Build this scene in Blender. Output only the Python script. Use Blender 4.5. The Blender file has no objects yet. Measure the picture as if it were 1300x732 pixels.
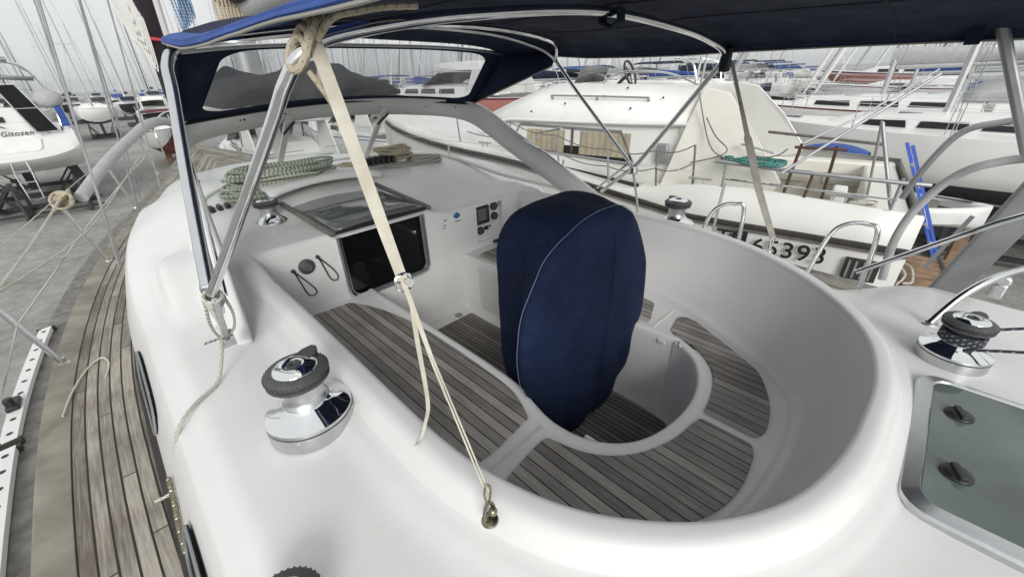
import bpy, math, random, bmesh
from mathutils import Vector, Matrix
random.seed(7)
S = bpy.context.scene
COL = S.collection
R = math.radians
V = Vector
GZ = -3.7          # ground level; z = 0 is the top of the yacht's cockpit coaming

# ------------------------------------------------------------------ materials
def new_mat(name):
    m = bpy.data.materials.new(name); m.use_nodes = True
    nt = m.node_tree; b = nt.nodes['Principled BSDF']
    return m, nt, b
def noise_node(nt, scale, detail=4, vec=None, rough=.55):
    n = nt.nodes.new('ShaderNodeTexNoise'); n.inputs['Scale'].default_value = scale
    n.inputs['Detail'].default_value = detail; n.inputs['Roughness'].default_value = rough
    if vec is None:
        tc = nt.nodes.new('ShaderNodeTexCoord'); vec = tc.outputs['Object']
    nt.links.new(vec, n.inputs['Vector']); return n
def ramp(nt, fac, stops):
    r = nt.nodes.new('ShaderNodeValToRGB'); el = r.color_ramp.elements
    while len(el) > 1: el.remove(el[-1])
    el[0].position = stops[0][0]; el[0].color = (*stops[0][1], 1)
    for p, c in stops[1:]:
        e = el.new(p); e.color = (*c, 1)
    nt.links.new(fac, r.inputs[0]); return r
def bump(nt, b, h, strength=.2, dist=.01):
    n = nt.nodes.new('ShaderNodeBump'); n.inputs['Strength'].default_value = strength
    n.inputs['Distance'].default_value = dist
    nt.links.new(h, n.inputs['Height']); nt.links.new(n.outputs[0], b.inputs['Normal']); return n
def mat(name, col, rough=.5, metal=0, var=.08, scale=3, bmp=0, bscale=60, bdist=.002, col2=None, coat=0, spec=.5, lo=.35, hi=.65):
    m, nt, b = new_mat(name)
    c2 = col2 or tuple(max(0, c*(1-var)) for c in col)
    n = noise_node(nt, scale, 6)
    r = ramp(nt, n.outputs['Fac'], [(lo, c2), (hi, col)])
    nt.links.new(r.outputs[0], b.inputs['Base Color'])
    b.inputs['Roughness'].default_value = rough; b.inputs['Metallic'].default_value = metal
    b.inputs['Coat Weight'].default_value = coat; b.inputs['Coat Roughness'].default_value = .1
    b.inputs['Specular IOR Level'].default_value = spec
    if rough > .1 and metal < .5:
        mr = nt.nodes.new('ShaderNodeMapRange'); nt.links.new(n.outputs['Fac'], mr.inputs[0])
        mr.inputs[3].default_value = rough*1.2; mr.inputs[4].default_value = rough*.8
        nt.links.new(mr.outputs[0], b.inputs['Roughness'])
    if bmp:
        n2 = noise_node(nt, bscale, 3); bump(nt, b, n2.outputs['Fac'], bmp, bdist)
    return m
def glass(name, tint, rough=.02, alpha=.25, spec=.6):
    # thin pane: mostly clear, a little tint and a mirror of the sky
    m = bpy.data.materials.new(name); m.use_nodes = True; nt = m.node_tree; nt.nodes.clear()
    out = nt.nodes.new('ShaderNodeOutputMaterial')
    tr = nt.nodes.new('ShaderNodeBsdfTransparent'); tr.inputs[0].default_value = (*tint, 1)
    gl = nt.nodes.new('ShaderNodeBsdfGlossy'); gl.inputs['Roughness'].default_value = rough
    df = nt.nodes.new('ShaderNodeBsdfDiffuse'); df.inputs[0].default_value = (.55, .56, .57, 1)
    fr = nt.nodes.new('ShaderNodeLayerWeight'); fr.inputs[0].default_value = .35
    n = noise_node(nt, 4, 5)
    mr = nt.nodes.new('ShaderNodeMapRange'); nt.links.new(n.outputs['Fac'], mr.inputs[0])
    mr.inputs[1].default_value = .35; mr.inputs[2].default_value = .75
    mr.inputs[3].default_value = alpha*.5; mr.inputs[4].default_value = alpha
    m1 = nt.nodes.new('ShaderNodeMixShader'); m2 = nt.nodes.new('ShaderNodeMixShader')
    nt.links.new(mr.outputs[0], m1.inputs[0]); nt.links.new(tr.outputs[0], m1.inputs[1]); nt.links.new(df.outputs[0], m1.inputs[2])
    mf = nt.nodes.new('ShaderNodeMath'); mf.operation = 'MULTIPLY'; mf.inputs[1].default_value = spec*1.35
    nt.links.new(fr.outputs['Fresnel'], mf.inputs[0]); nt.links.new(mf.outputs[0], m2.inputs[0])
    nt.links.new(m1.outputs[0], m2.inputs[1]); nt.links.new(gl.outputs[0], m2.inputs[2])
    nt.links.new(m2.outputs[0], out.inputs[0]); return m
def teak(name, w, base, dark, caulk, cw=.1, butt=0, grain=1.0, weather=.5):
    # UV: u across the planks in metres, v along them in metres
    m, nt, b = new_mat(name); L = nt.links
    def math_(op, a, c=None, v=None):
        n = nt.nodes.new('ShaderNodeMath'); n.operation = op
        if hasattr(a, 'links'): L.new(a, n.inputs[0])
        else: n.inputs[0].default_value = a
        if c is not None:
            if hasattr(c, 'links'): L.new(c, n.inputs[1])
            else: n.inputs[1].default_value = c
        return n.outputs[0]
    uv = nt.nodes.new('ShaderNodeUVMap'); sp = nt.nodes.new('ShaderNodeSeparateXYZ'); L.new(uv.outputs[0], sp.inputs[0])
    u = math_('DIVIDE', sp.outputs[0], w); fl = math_('FLOOR', u); fr = math_('FRACT', u)
    wn = nt.nodes.new('ShaderNodeTexWhiteNoise'); wn.noise_dimensions = '1D'; L.new(fl, wn.inputs['W'])
    d = math_('ABSOLUTE', math_('SUBTRACT', fr, .5))          # 0 centre .. .5 at the seam
    seam = math_('GREATER_THAN', d, .5-cw/2)
    if butt:
        vv = math_('ADD', math_('DIVIDE', sp.outputs[1], butt), math_('MULTIPLY', wn.outputs['Value'], 7.3))
        vf = math_('FRACT', vv); bs = math_('LESS_THAN', vf, .004/butt*1.6)
        seam = math_('MAXIMUM', seam, bs)
        wn2 = nt.nodes.new('ShaderNodeTexWhiteNoise'); wn2.noise_dimensions = '2D'
        cb2 = nt.nodes.new('ShaderNodeCombineXYZ'); L.new(fl, cb2.inputs[0]); L.new(math_('FLOOR', vv), cb2.inputs[1]); L.new(cb2.outputs[0], wn2.inputs['Vector'])
        rnd = wn2.outputs['Value']
    else: rnd = wn.outputs['Value']
    cb = nt.nodes.new('ShaderNodeCombineXYZ'); L.new(math_('MULTIPLY', sp.outputs[0], 160*grain), cb.inputs[0])
    L.new(math_('MULTIPLY', sp.outputs[1], 7), cb.inputs[1]); L.new(math_('MULTIPLY', fl, 3.7), cb.inputs[2])
    gn = nt.nodes.new('ShaderNodeTexNoise'); L.new(cb.outputs[0], gn.inputs['Vector']); gn.inputs['Scale'].default_value = 1; gn.inputs['Detail'].default_value = 5
    st = noise_node(nt, 2.6, 5)
    f = math_('ADD', math_('MULTIPLY', gn.outputs['Fac'], .6), math_('ADD', math_('MULTIPLY', rnd, .32), math_('MULTIPLY', st.outputs['Fac'], weather)))
    f = math_('SUBTRACT', f, weather*.5)
    r = ramp(nt, f, [(.26, dark), (.45, tuple((a+c)/2 for a, c in zip(base, dark))), (.60, base), (.78, tuple(min(1, a*1.25) for a in base))])
    mx = nt.nodes.new('ShaderNodeMix'); mx.data_type = 'RGBA'; L.new(seam, mx.inputs[0]); L.new(r.outputs[0], mx.inputs[6]); mx.inputs[7].default_value = (*caulk, 1)
    L.new(mx.outputs[2], b.inputs['Base Color']); b.inputs['Roughness'].default_value = .78; b.inputs['Specular IOR Level'].default_value = .3
    h = math_('SUBTRACT', math_('MULTIPLY', gn.outputs['Fac'], .5), math_('MULTIPLY', seam, .8))
    bump(nt, b, h, .5, .003)
    return m
M = {}
M['gel'] = mat('gelcoat', (.74, .74, .73), .34, var=.06, scale=2.1, bmp=.05, bscale=22, bdist=.004, coat=.08)
def grime(m, strength=.5):
    nt = m.node_tree; b = nt.nodes['Principled BSDF']; L = nt.links; src = b.inputs['Base Color'].links[0].from_socket
    n = noise_node(nt, 9, 10, rough=.7); r = ramp(nt, n.outputs['Fac'], [(.60, (1, 1, 1)), (.70, (.93, .915, .88)), (.80, (.84, .82, .77))])
    n2 = noise_node(nt, 85, 3); r2 = ramp(nt, n2.outputs['Fac'], [(.70, (1, 1, 1)), (.78, (.86, .85, .82))])
    a = nt.nodes.new('ShaderNodeMix'); a.data_type = 'RGBA'; a.blend_type = 'MULTIPLY'; a.inputs[0].default_value = strength
    c = nt.nodes.new('ShaderNodeMix'); c.data_type = 'RGBA'; c.blend_type = 'MULTIPLY'; c.inputs[0].default_value = strength
    L.new(src, a.inputs[6]); L.new(r.outputs[0], a.inputs[7]); L.new(a.outputs[2], c.inputs[6]); L.new(r2.outputs[0], c.inputs[7]); L.new(c.outputs[2], b.inputs['Base Color'])
grime(M['gel'], .6)
M['gelwell'] = mat('gelcoat_well', (.82, .82, .81), .36, var=.07, scale=2.2, bmp=.03, bscale=14, bdist=.004)
M['gelold'] = mat('gelcoat_weathered', (.80, .80, .775), .4, col2=(.70, .695, .66), scale=1.1, coat=.1)
grime(M['gelwell'], .8); grime(M['gelold'], 1)
M['gelfar'] = mat('gelcoat_far', (.78, .78, .76), .4, var=.1, scale=.7)
M['cream'] = mat('cream_gelcoat', (.77, .75, .68), .45, var=.10, scale=1.2)
M['teakseat'] = teak('teak_seat', .047, (.44, .41, .38), (.20, .182, .168), (.014, .014, .014), .095)
M['teaksole'] = teak('teak_sole', .034, (.33, .305, .275), (.145, .13, .118), (.014, .014, .014), .17)
M['teakdeck'] = teak('teak_deck', .052, (.40, .365, .315), (.15, .13, .108), (.035, .030, .026), .15, butt=1.7, grain=.8, weather=.7)
M['teakcap'] = mat('teak_margin', (.33, .305, .255), .78, col2=(.19, .172, .14), scale=5, bmp=.3, bscale=60)
M['teakrail'] = mat('varnished_wood', (.13, .065, .045), .5, var=.4, scale=9)
M['greyrail'] = mat('weathered_wood', (.19, .17, .155), .6, var=.35, scale=12)
M['steel'] = mat('polished_steel', (.80, .81, .82), .12, 1, var=.10, scale=20)
M['chrome'] = mat('chrome', (.86, .87, .88), .06, 1, var=.03, scale=6)
M['brushed'] = mat('brushed_alloy', (.62, .63, .64), .32, 1, var=.1, scale=30, bmp=.05, bscale=200)
M['alu'] = mat('anodised_aluminium', (.55, .56, .56), .42, .75, var=.12, scale=8)
M['paleal'] = mat('pale_aluminium', (.74, .76, .78), .24, 1, var=.08, scale=8)
M['alugrey'] = mat('dull_aluminium', (.36, .37, .38), .5, .6, var=.15, scale=8)
M['padded'] = mat('grey_padding', (.42, .43, .43), .75, var=.12, scale=9, bmp=.2, bscale=60)
M['black'] = mat('black_plastic', (.02, .02, .022), .4, var=.3, scale=20)
M['ribbed'] = mat('grey_ribbed_plastic', (.075, .078, .082), .5, var=.2, scale=40, bmp=.5, bscale=160, bdist=.002)
M['navy'] = mat('navy_canvas', (.020, .027, .060), .85, col2=(.012, .017, .040), scale=5, bmp=.6, bscale=9, bdist=.02, spec=.2)
M['cover'] = mat('navy_cover', (.009, .018, .055), .85, col2=(.006, .011, .034), scale=3.5, bmp=.9, bscale=11, bdist=.03, spec=.2)
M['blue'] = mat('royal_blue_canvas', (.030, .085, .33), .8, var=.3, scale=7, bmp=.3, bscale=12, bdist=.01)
M['darkcan'] = mat('black_canvas', (.022, .024, .032), .85, var=.4, scale=6, bmp=.5, bscale=10, bdist=.02)
M['piping'] = mat('grey_piping', (.36, .35, .31), .8, var=.15)
M['thread'] = mat('pale_thread', (.16, .20, .32), .8, var=.1)
M['web'] = mat('cream_webbing', (.66, .63, .54), .85, col2=(.54, .50, .41), scale=14, bmp=.4, bscale=350, bdist=.001)
M['webgrey'] = mat('grey_webbing', (.36, .34, .30), .85, var=.2, scale=20)
M['acrylic'] = mat('smoked_acrylic', (.006, .006, .007), .05, var=.1, spec=.6)
M['hatchtop'] = mat('smoked_hatch', (.13, .138, .142), .06, var=.25, scale=3, spec=1.0)
M['hatchglass'] = mat('grey_green_acrylic', (.15, .19, .18), .06, var=.45, scale=2.5, spec=.55)
M['hatchpane'] = glass('tinted_acrylic', (.80, .90, .875), rough=.03, alpha=.10, spec=.8)
M['glass'] = glass('windscreen_glass', (.96, .975, .975), alpha=.20)
M['vinyl'] = glass('clear_vinyl', (.86, .87, .89), rough=.08, alpha=.30, spec=.9)
M['antifoul'] = mat('antifouling', (.035, .04, .05), .85, var=.4, scale=2)
M['antired'] = mat('red_antifouling', (.16, .035, .03), .85, var=.4, scale=2)
M['window'] = mat('dark_window', (.014, .016, .018), .22, var=.2, spec=.35)
M['port'] = mat('black_portlight', (.008, .009, .010), .55, var=.2, spec=.08)
M['curtain'] = mat('cream_curtain', (.42, .37, .27), .8, var=.3, scale=3)
M['rust'] = mat('painted_steel_black', (.03, .03, .032), .6, var=.5, scale=9)
M['rubber'] = mat('dark_rubber', (.045, .04, .035), .7, var=.5, scale=6)
M['greystrip'] = mat('weathered_dark_strip', (.24, .23, .21), .8, var=.45, scale=14, bmp=.4, bscale=50)
M['red'] = mat('faded_red', (.42, .16, .13), .6, var=.2, scale=2)
M['maroon'] = mat('maroon_canvas', (.12, .02, .035), .8, var=.2, scale=4)
M['orange'] = mat('orange_cord', (.55, .22, .10), .7, var=.2)
M['yellow'] = mat('yellow_tub', (.55, .44, .20), .6, var=.2)
M['bluelad'] = mat('blue_ladder_paint', (.05, .13, .60), .4, var=.25, scale=20)
M['wood'] = mat('bare_wood', (.30, .19, .11), .75, col2=(.16, .10, .06), scale=6)
M['brass'] = mat('tarnished_metal', (.33, .30, .22), .35, 1, var=.3, scale=60)
M['print'] = mat('black_print', (.012, .012, .014), .5, var=.1)
M['printgrey'] = mat('grey_print', (.10, .10, .12), .5, var=.1)
M['emblem'] = mat('blue_emblem', (.03, .15, .36), .5, var=.2, scale=60)
M['white'] = mat('white_paint', (.78, .78, .77), .5, var=.08)
M['plumcan'] = mat('plum_dark_canvas', (.03, .018, .028), .85, var=.4, scale=5)
M['skin'] = mat('dinghy_tube', (.50, .50, .49), .6, var=.15, scale=4)
M['redcord'] = mat('red_cord', (.5, .05, .07), .8, var=.1)
def rope_mat(name, c1, c2, pitch=.03, frac=.3):
    # braided look: a helical fleck along the tube's UVs plus fine lay
    m, nt, b = new_mat(name); L = nt.links
    uv = nt.nodes.new('ShaderNodeUVMap'); sp = nt.nodes.new('ShaderNodeSeparateXYZ'); L.new(uv.outputs[0], sp.inputs[0])
    def mth(op, a, c):
        n = nt.nodes.new('ShaderNodeMath'); n.operation = op
        for i, q in enumerate((a, c)):
            if hasattr(q, 'links'): L.new(q, n.inputs[i])
            else: n.inputs[i].default_value = q
        return n.outputs[0]
    h1 = mth('FRACT', mth('ADD', mth('DIVIDE', sp.outputs[1], pitch), mth('MULTIPLY', sp.outputs[0], 1.0)), 0)
    h2 = mth('FRACT', mth('SUBTRACT', mth('DIVIDE', sp.outputs[1], pitch), mth('MULTIPLY', sp.outputs[0], 2.0)), 0)
    k = mth('MULTIPLY', mth('LESS_THAN', h1, frac), mth('LESS_THAN', h2, .6))
    n = noise_node(nt, 6, 3); r = ramp(nt, n.outputs['Fac'], [(.3, tuple(.78*x for x in c1)), (.7, c1)])
    mx = nt.nodes.new('ShaderNodeMix'); mx.data_type = 'RGBA'; L.new(k, mx.inputs[0]); L.new(r.outputs[0], mx.inputs[6]); mx.inputs[7].default_value = (*c2, 1)
    L.new(mx.outputs[2], b.inputs['Base Color']); b.inputs['Roughness'].default_value = .85
    bump(nt, b, mth('PINGPONG', mth('ADD', mth('DIVIDE', sp.outputs[1], pitch*.25), sp.outputs[0]), .5), .5, .003); return m
M['ropegreen'] = rope_mat('green_fleck_rope', (.55, .56, .47), (.05, .16, .10), .03, .42)
M['ropewhite'] = rope_mat('white_fleck_rope', (.62, .60, .52), (.05, .06, .10), .024, .30)
M['ropetan'] = rope_mat('tan_rope', (.52, .46, .35), (.34, .28, .19), .03, .3)
M['ropedark'] = rope_mat('dark_rope', (.03, .035, .05), (.22, .22, .22), .03, .25)
M['ropeteal'] = rope_mat('teal_rope', (.05, .21, .19), (.12, .34, .31), .04, .4)
M['ropeblue'] = rope_mat('blue_rope', (.12, .24, .42), (.42, .48, .55), .05, .4)

# ------------------------------------------------------------------ mesh builder
class MB:
    def __init__(s): s.v = []; s.f = []; s.m = []; s.uv = []
    def add(s, vs, fs, mi=0, uv=None):
        o = len(s.v); s.v += [tuple(p) for p in vs]; s.uv += (uv if uv else [(0, 0)]*len(vs))
        s.f += [tuple(i+o for i in f) for f in fs]; s.m += [mi]*len(fs); return s
    def box(s, c, d, rz=0, mi=0, M4=None):
        x, y, z = (k/2 for k in d)
        vs = [V((a*x, b*y, e*z)) for e in (-1, 1) for b in (-1, 1) for a in (-1, 1)]
        if M4 is None: M4 = Matrix.Rotation(rz, 4, 'Z')
        vs = [M4 @ p + V(c) for p in vs]
        return s.add(vs, [(0, 2, 3, 1), (4, 5, 7, 6), (0, 1, 5, 4), (2, 6, 7, 3), (0, 4, 6, 2), (1, 3, 7, 5)], mi)
    def beam(s, p0, p1, w, h, mi=0, up=(0, 0, 1)):
        p0, p1 = V(p0), V(p1); d = p1-p0; L = d.length
        if L < 1e-6: return s
        y = d/L; x = y.cross(V(up))
        if x.length < 1e-4: x = V((1, 0, 0))
        x.normalize(); z = x.cross(y)
        m = Matrix((x, y, z)).transposed().to_4x4()
        return s.box((p0+p1)/2, (w, L, h), M4=m, mi=mi)
    def tube(s, pts, r, n=8, closed=False, mi=0, flat=1.0, cap=True):
        pts = [V(p) for p in pts]; k = len(pts)
        rs = r if isinstance(r, (list, tuple)) else [r]*k
        T = []
        for i in range(k):
            a = pts[(i-1) % k] if (closed or i > 0) else pts[i]; b = pts[(i+1) % k] if (closed or i < k-1) else pts[i]
            t = (b-a); T.append(t.normalized() if t.length > 1e-9 else V((0, 0, 1)))
        ref = V((0, 0, 1)) if abs(T[0].z) < .9 else V((1, 0, 0))
        N = (ref-T[0]*ref.dot(T[0])).normalized(); vs = []; uv = []
        L = 0
        for i in range(k):
            N = (N-T[i]*N.dot(T[i]));
            N = N.normalized() if N.length > 1e-6 else V((1, 0, 0))
            B = T[i].cross(N)
            if i: L += (pts[i]-pts[i-1]).length
            for j in range(n):
                a = 2*math.pi*j/n; vs.append(pts[i]+(N*math.cos(a)*flat+B*math.sin(a))*rs[i]); uv.append((j/n, L))
        fs = []
        for i in range(k if closed else k-1):
            for j in range(n):
                a = i*n+j; b = i*n+(j+1) % n; c = ((i+1) % k)*n+(j+1) % n; d = ((i+1) % k)*n+j; fs.append((a, b, c, d))
        if not closed and cap: fs += [tuple(range(n))[::-1], tuple(range((k-1)*n, k*n))]
        return s.add(vs, fs, mi, uv)
    def lathe(s, prof, c=(0, 0, 0), n=24, mi=0, M4=None, mis=None):
        M4 = M4 or Matrix.Identity(4); vs = []
        for r, z in prof:
            for j in range(n):
                a = 2*math.pi*j/n; vs.append(M4 @ V((r*math.cos(a), r*math.sin(a), z))+V(c))
        for i in range(len(prof)-1):
            fs = [(i*n+j, i*n+(j+1) % n, (i+1)*n+(j+1) % n, (i+1)*n+j) for j in range(n)]
            if i == 0: o = len(s.v); s.add(vs, fs, mis[i] if mis else mi)
            else: s.f += [tuple(k+o for k in f) for f in fs]; s.m += [mis[i] if mis else mi]*n
        s.f += [tuple(o+j for j in range(n))[::-1], tuple(o+(len(prof)-1)*n+j for j in range(n))]; s.m += [mis[0] if mis else mi, mis[-1] if mis else mi]
        return s
    def grid(s, rows, mi=0, uvs=None, closed=False, flip=False):
        k = len(rows[0]); vs = [p for r_ in rows for p in r_]; fs = []
        for i in range(len(rows)-1):
            for j in range(k if closed else k-1):
                f = (i*k+j, i*k+(j+1) % k, (i+1)*k+(j+1) % k, (i+1)*k+j); fs.append(f[::-1] if flip else f)
        return s.add(vs, fs, mi, [u for r_ in uvs for u in r_] if uvs else None)
    def prism(s, poly, off, mi=0):
        poly = [V(p) for p in poly]; off = V(off); n = len(poly)
        vs = poly+[p+off for p in poly]
        return s.add(vs, [tuple(range(n))[::-1], tuple(range(n, 2*n))]+[(i, (i+1) % n, n+(i+1) % n, n+i) for i in range(n)], mi)
    def ribbon(s, pts, w, side, th=.002, mi=0):
        side = V(side).normalized()
        pts = [V(p) for p in pts]
        ws = w if isinstance(w, (list, tuple)) else [w]*len(pts)
        for i in range(len(pts)-1):
            pass
        nrm = [((pts[min(i+1, len(pts)-1)]-pts[max(i-1, 0)]).cross(side)).normalized()*th for i in range(len(pts))]
        rows = [[p-side*w_/2+n_, p+side*w_/2+n_, p+side*w_/2-n_, p-side*w_/2-n_] for p, w_, n_ in zip(pts, ws, nrm)]
        k0 = len(s.v); s.grid(rows, mi=mi, closed=True)
        s.f += [(k0+3, k0+2, k0+1, k0), tuple(len(s.v)-4+q for q in range(4))]; s.m += [mi]*2; return s
    def sphere(s, c, r, n=12, mi=0, sc=(1, 1, 1)):
        prof = [(max(1e-4, math.sin(math.pi*i/n))*r, -math.cos(math.pi*i/n)*r) for i in range(n+1)]
        m = Matrix.Diagonal((*sc, 1)); return s.lathe(prof, c, n*2 if n < 10 else 16, mi, m)
    def build(s, name, mats, parent=None, label=None, sharp=35, thick=0, bevel=0, subd=0, kind=None):
        me = bpy.data.meshes.new(name); me.from_pydata(s.v, [], s.f)
        if not isinstance(mats, (list, tuple)): mats = [mats]
        for m_ in mats: me.materials.append(m_)
        me.polygons.foreach_set('material_index', s.m)
        ul = me.uv_layers.new(name='UVMap'); vi = [0]*len(me.loops); me.loops.foreach_get('vertex_index', vi)
        fl = []
        for i in vi: fl += s.uv[i]
        ul.data.foreach_set('uv', fl)
        me.validate(); me.update()
        me.polygons.foreach_set('use_smooth', [True]*len(me.polygons))
        me.set_sharp_from_angle(angle=R(sharp))
        o = bpy.data.objects.new(name, me); COL.objects.link(o)
        if bevel: b = o.modifiers.new('b', 'BEVEL'); b.width = bevel; b.segments = 2; b.limit_method = 'ANGLE'; b.angle_limit = R(40)
        if thick: t = o.modifiers.new('t', 'SOLIDIFY'); t.thickness = thick; t.offset = 0
        if subd: t = o.modifiers.new('s', 'SUBSURF'); t.levels = subd; t.render_levels = subd
        if parent is not None:
            o.parent = parent
            if parent.get('abs'): o.location = -parent.location      # mesh is in world coordinates
        if label: o['label'] = label
        if kind: o['kind'] = kind
        return o
def thing(name, loc, label, cat, group=None, absolute=True, rz=0):
    o = bpy.data.objects.new(name, None); COL.objects.link(o); o.location = loc; o.rotation_euler.z = rz
    o['label'] = label; o['category'] = cat
    if group: o['group'] = group
    if absolute: o['abs'] = 1
    o.empty_display_size = .1
    return o
def tag(o, label, cat, group=None):
    o['label'] = label; o['category'] = cat
    if group: o['group'] = group
    return o
def cr(pts, n=8, closed=False):
    """Catmull-Rom through the points"""
    P_ = [V(p) for p in pts]; k = len(P_); out = []
    for i in range(k if closed else k-1):
        g = (lambda q: P_[q % k]) if closed else (lambda q: P_[max(0, min(k-1, q))])
        a, b, c, d = g(i-1), g(i), g(i+1), g(i+2)
        for j in range(n):
            t = j/n; out.append(.5*((2*b)+(c-a)*t+(2*a-5*b+4*c-d)*t*t+(3*b-a-3*c+d)*t**3))
    if not closed: out.append(P_[-1])
    return out
def resample(pts, n, closed=False):
    pts = [V(p) for p in pts]
    if closed: pts = pts+[pts[0]]
    L = [0]
    for a, b in zip(pts, pts[1:]): L.append(L[-1]+(b-a).length)
    out = []; j = 0
    for i in range(n):
        t = L[-1]*i/(n if closed else n-1)
        while j < len(L)-2 and L[j+1] < t: j += 1
        f = (t-L[j])/max(1e-9, L[j+1]-L[j]); out.append(pts[j].lerp(pts[j+1], min(1, f)))
    return out
def ss(a, b, x):
    t = max(0, min(1, (x-a)/(b-a))); return t*t*(3-2*t)
def interp(tab, x):
    if x <= tab[0][0]: return tab[0][1]
    for (a, p), (b, q) in zip(tab, tab[1:]):
        if x <= b: return p+(q-p)*(x-a)/(b-a)
    return tab[-1][1]
def text(body, size, M4, name, material, parent, ext=.001, space=1.0, shear=0, label=None):
    c = bpy.data.curves.new(name, 'FONT'); c.body = body; c.size = size; c.extrude = ext; c.shear = shear
    c.space_character = space; c.align_x = 'LEFT'; c.offset = size*.012
    t = bpy.data.objects.new(name, c); COL.objects.link(t)
    dg = bpy.context.evaluated_depsgraph_get(); me = bpy.data.meshes.new_from_object(t.evaluated_get(dg))
    bpy.data.objects.remove(t); bpy.data.curves.remove(c)
    me.transform(M4); me.materials.clear(); me.materials.append(material)
    o = bpy.data.objects.new(name, me); COL.objects.link(o); o.parent = parent
    if parent.get('abs'): o.location = -parent.location
    if label: o['label'] = label
    return o
def frame_m(o, x, y):
    x = V(x).normalized(); y = V(y); y = (y-x*y.dot(x)).normalized(); z = x.cross(y)
    m = Matrix((x, y, z)).transposed().to_4x4(); m.translation = V(o); return m
def coil(c, rx, ry, loops, r, jitter=.012, dz=.006, tilt=0, n=14, ang=0, stretch=0):
    g = random.Random(int(abs(c[0]*977+c[1]*331+rx*1e4))); pts = []
    for lp in range(loops):
        kx = 1-.42*g.random(); ky = 1-.55*g.random(); ox, oy = g.uniform(-1, 1)*rx*.12, g.uniform(-1, 1)*ry*.3; ta = g.uniform(-.12, .12); zz = dz*lp*(.5+.5*g.random())+r; w1 = g.uniform(0, 6)
        for i in range(n):
            a = 2*math.pi*i/n; e_ = 1.25 if abs(math.cos(a)) > .5 else 1
            x = ox+rx*kx*math.copysign(abs(math.cos(a))**.8, math.cos(a)); y = oy+ry*ky*math.sin(a)+jitter*.7*math.sin(2*a+w1)
            x, y = x*math.cos(ta)-y*math.sin(ta), x*math.sin(ta)+y*math.cos(ta)
            z = zz+jitter*.5*(1+math.sin(a*2+w1*2))
            pts.append(V(c)+V((x*math.cos(ang)-y*math.sin(ang), x*math.sin(ang)+y*math.cos(ang), z)))
    return cr(pts, 4)

# ------------------------------------------------------------------ camera
F_, PITCH, YAW, ROLL = 510., R(28), R(44), R(2.1)
CAM = V((0, 0, .95))
def cam_axes():
    f = V((math.sin(YAW)*math.cos(PITCH), math.cos(YAW)*math.cos(PITCH), -math.sin(PITCH)))
    r = V((math.cos(YAW), -math.sin(YAW), 0)); u = r.cross(f)
    return r*math.cos(ROLL)-u*math.sin(ROLL), u*math.cos(ROLL)+r*math.sin(ROLL), f
cr_, cu_, cf_ = cam_axes()
cd = bpy.data.cameras.new('camera'); cd.sensor_width = 36; cd.lens = 36*F_/1300; cd.clip_end = 3000; cd.clip_start = .02
co = bpy.data.objects.new('camera', cd); COL.objects.link(co); S.camera = co
mw = Matrix((cr_, cu_, -cf_)).transposed().to_4x4(); mw.translation = CAM; co.matrix_world = mw

# ------------------------------------------------------------------ world and light (overcast)
w = bpy.data.worlds.new('World'); S.world = w; w.use_nodes = True; nt = w.node_tree
bg = nt.nodes['Background']; sky = nt.nodes.new('ShaderNodeTexSky'); sky.sky_type = 'NISHITA'; sky.sun_disc = False
SE, SR = R(25), R(214)
sky.sun_elevation = SE; sky.sun_rotation = SR; sky.air_density = 1; sky.dust_density = 4; sky.altitude = 0
hs = nt.nodes.new('ShaderNodeHueSaturation'); hs.inputs['Saturation'].default_value = .12
nt.links.new(sky.outputs[0], hs.inputs['Color'])
mx = nt.nodes.new('ShaderNodeMix'); mx.data_type = 'RGBA'; mx.inputs[0].default_value = .80
nt.links.new(hs.outputs[0], mx.inputs[6]); wtc = nt.nodes.new('ShaderNodeTexCoord'); wn_ = noise_node(nt, 2.2, 6, wtc.outputs['Generated']); wr = ramp(nt, wn_.outputs['Fac'], [(.3, (.80, .82, .83)), (.7, (.90, .92, .91))])
wm = nt.nodes.new('ShaderNodeVectorMath'); wm.operation = 'SCALE'; wm.inputs['Scale'].default_value = 10.2; nt.links.new(wr.outputs[0], wm.inputs[0]); nt.links.new(wm.outputs[0], mx.inputs[7])
nt.links.new(mx.outputs[2], bg.inputs[0]); bg.inputs[1].default_value = .080
sd = bpy.data.lights.new('sun', 'SUN'); sd.energy = 1.5; sd.angle = R(28); sd.color = (1, .98, .95)
so = bpy.data.objects.new('sun', sd); COL.objects.link(so)
sdir = V((math.sin(SR)*math.cos(SE), math.cos(SR)*math.cos(SE), math.sin(SE)))
so.rotation_euler = sdir.to_track_quat('Z', 'Y').to_euler()
S.view_settings.view_transform = 'Standard'; S.view_settings.look = 'None'; S.view_settings.exposure = 0.46; S.view_settings.gamma = 1
S.view_settings.use_curve_mapping = False

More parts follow.
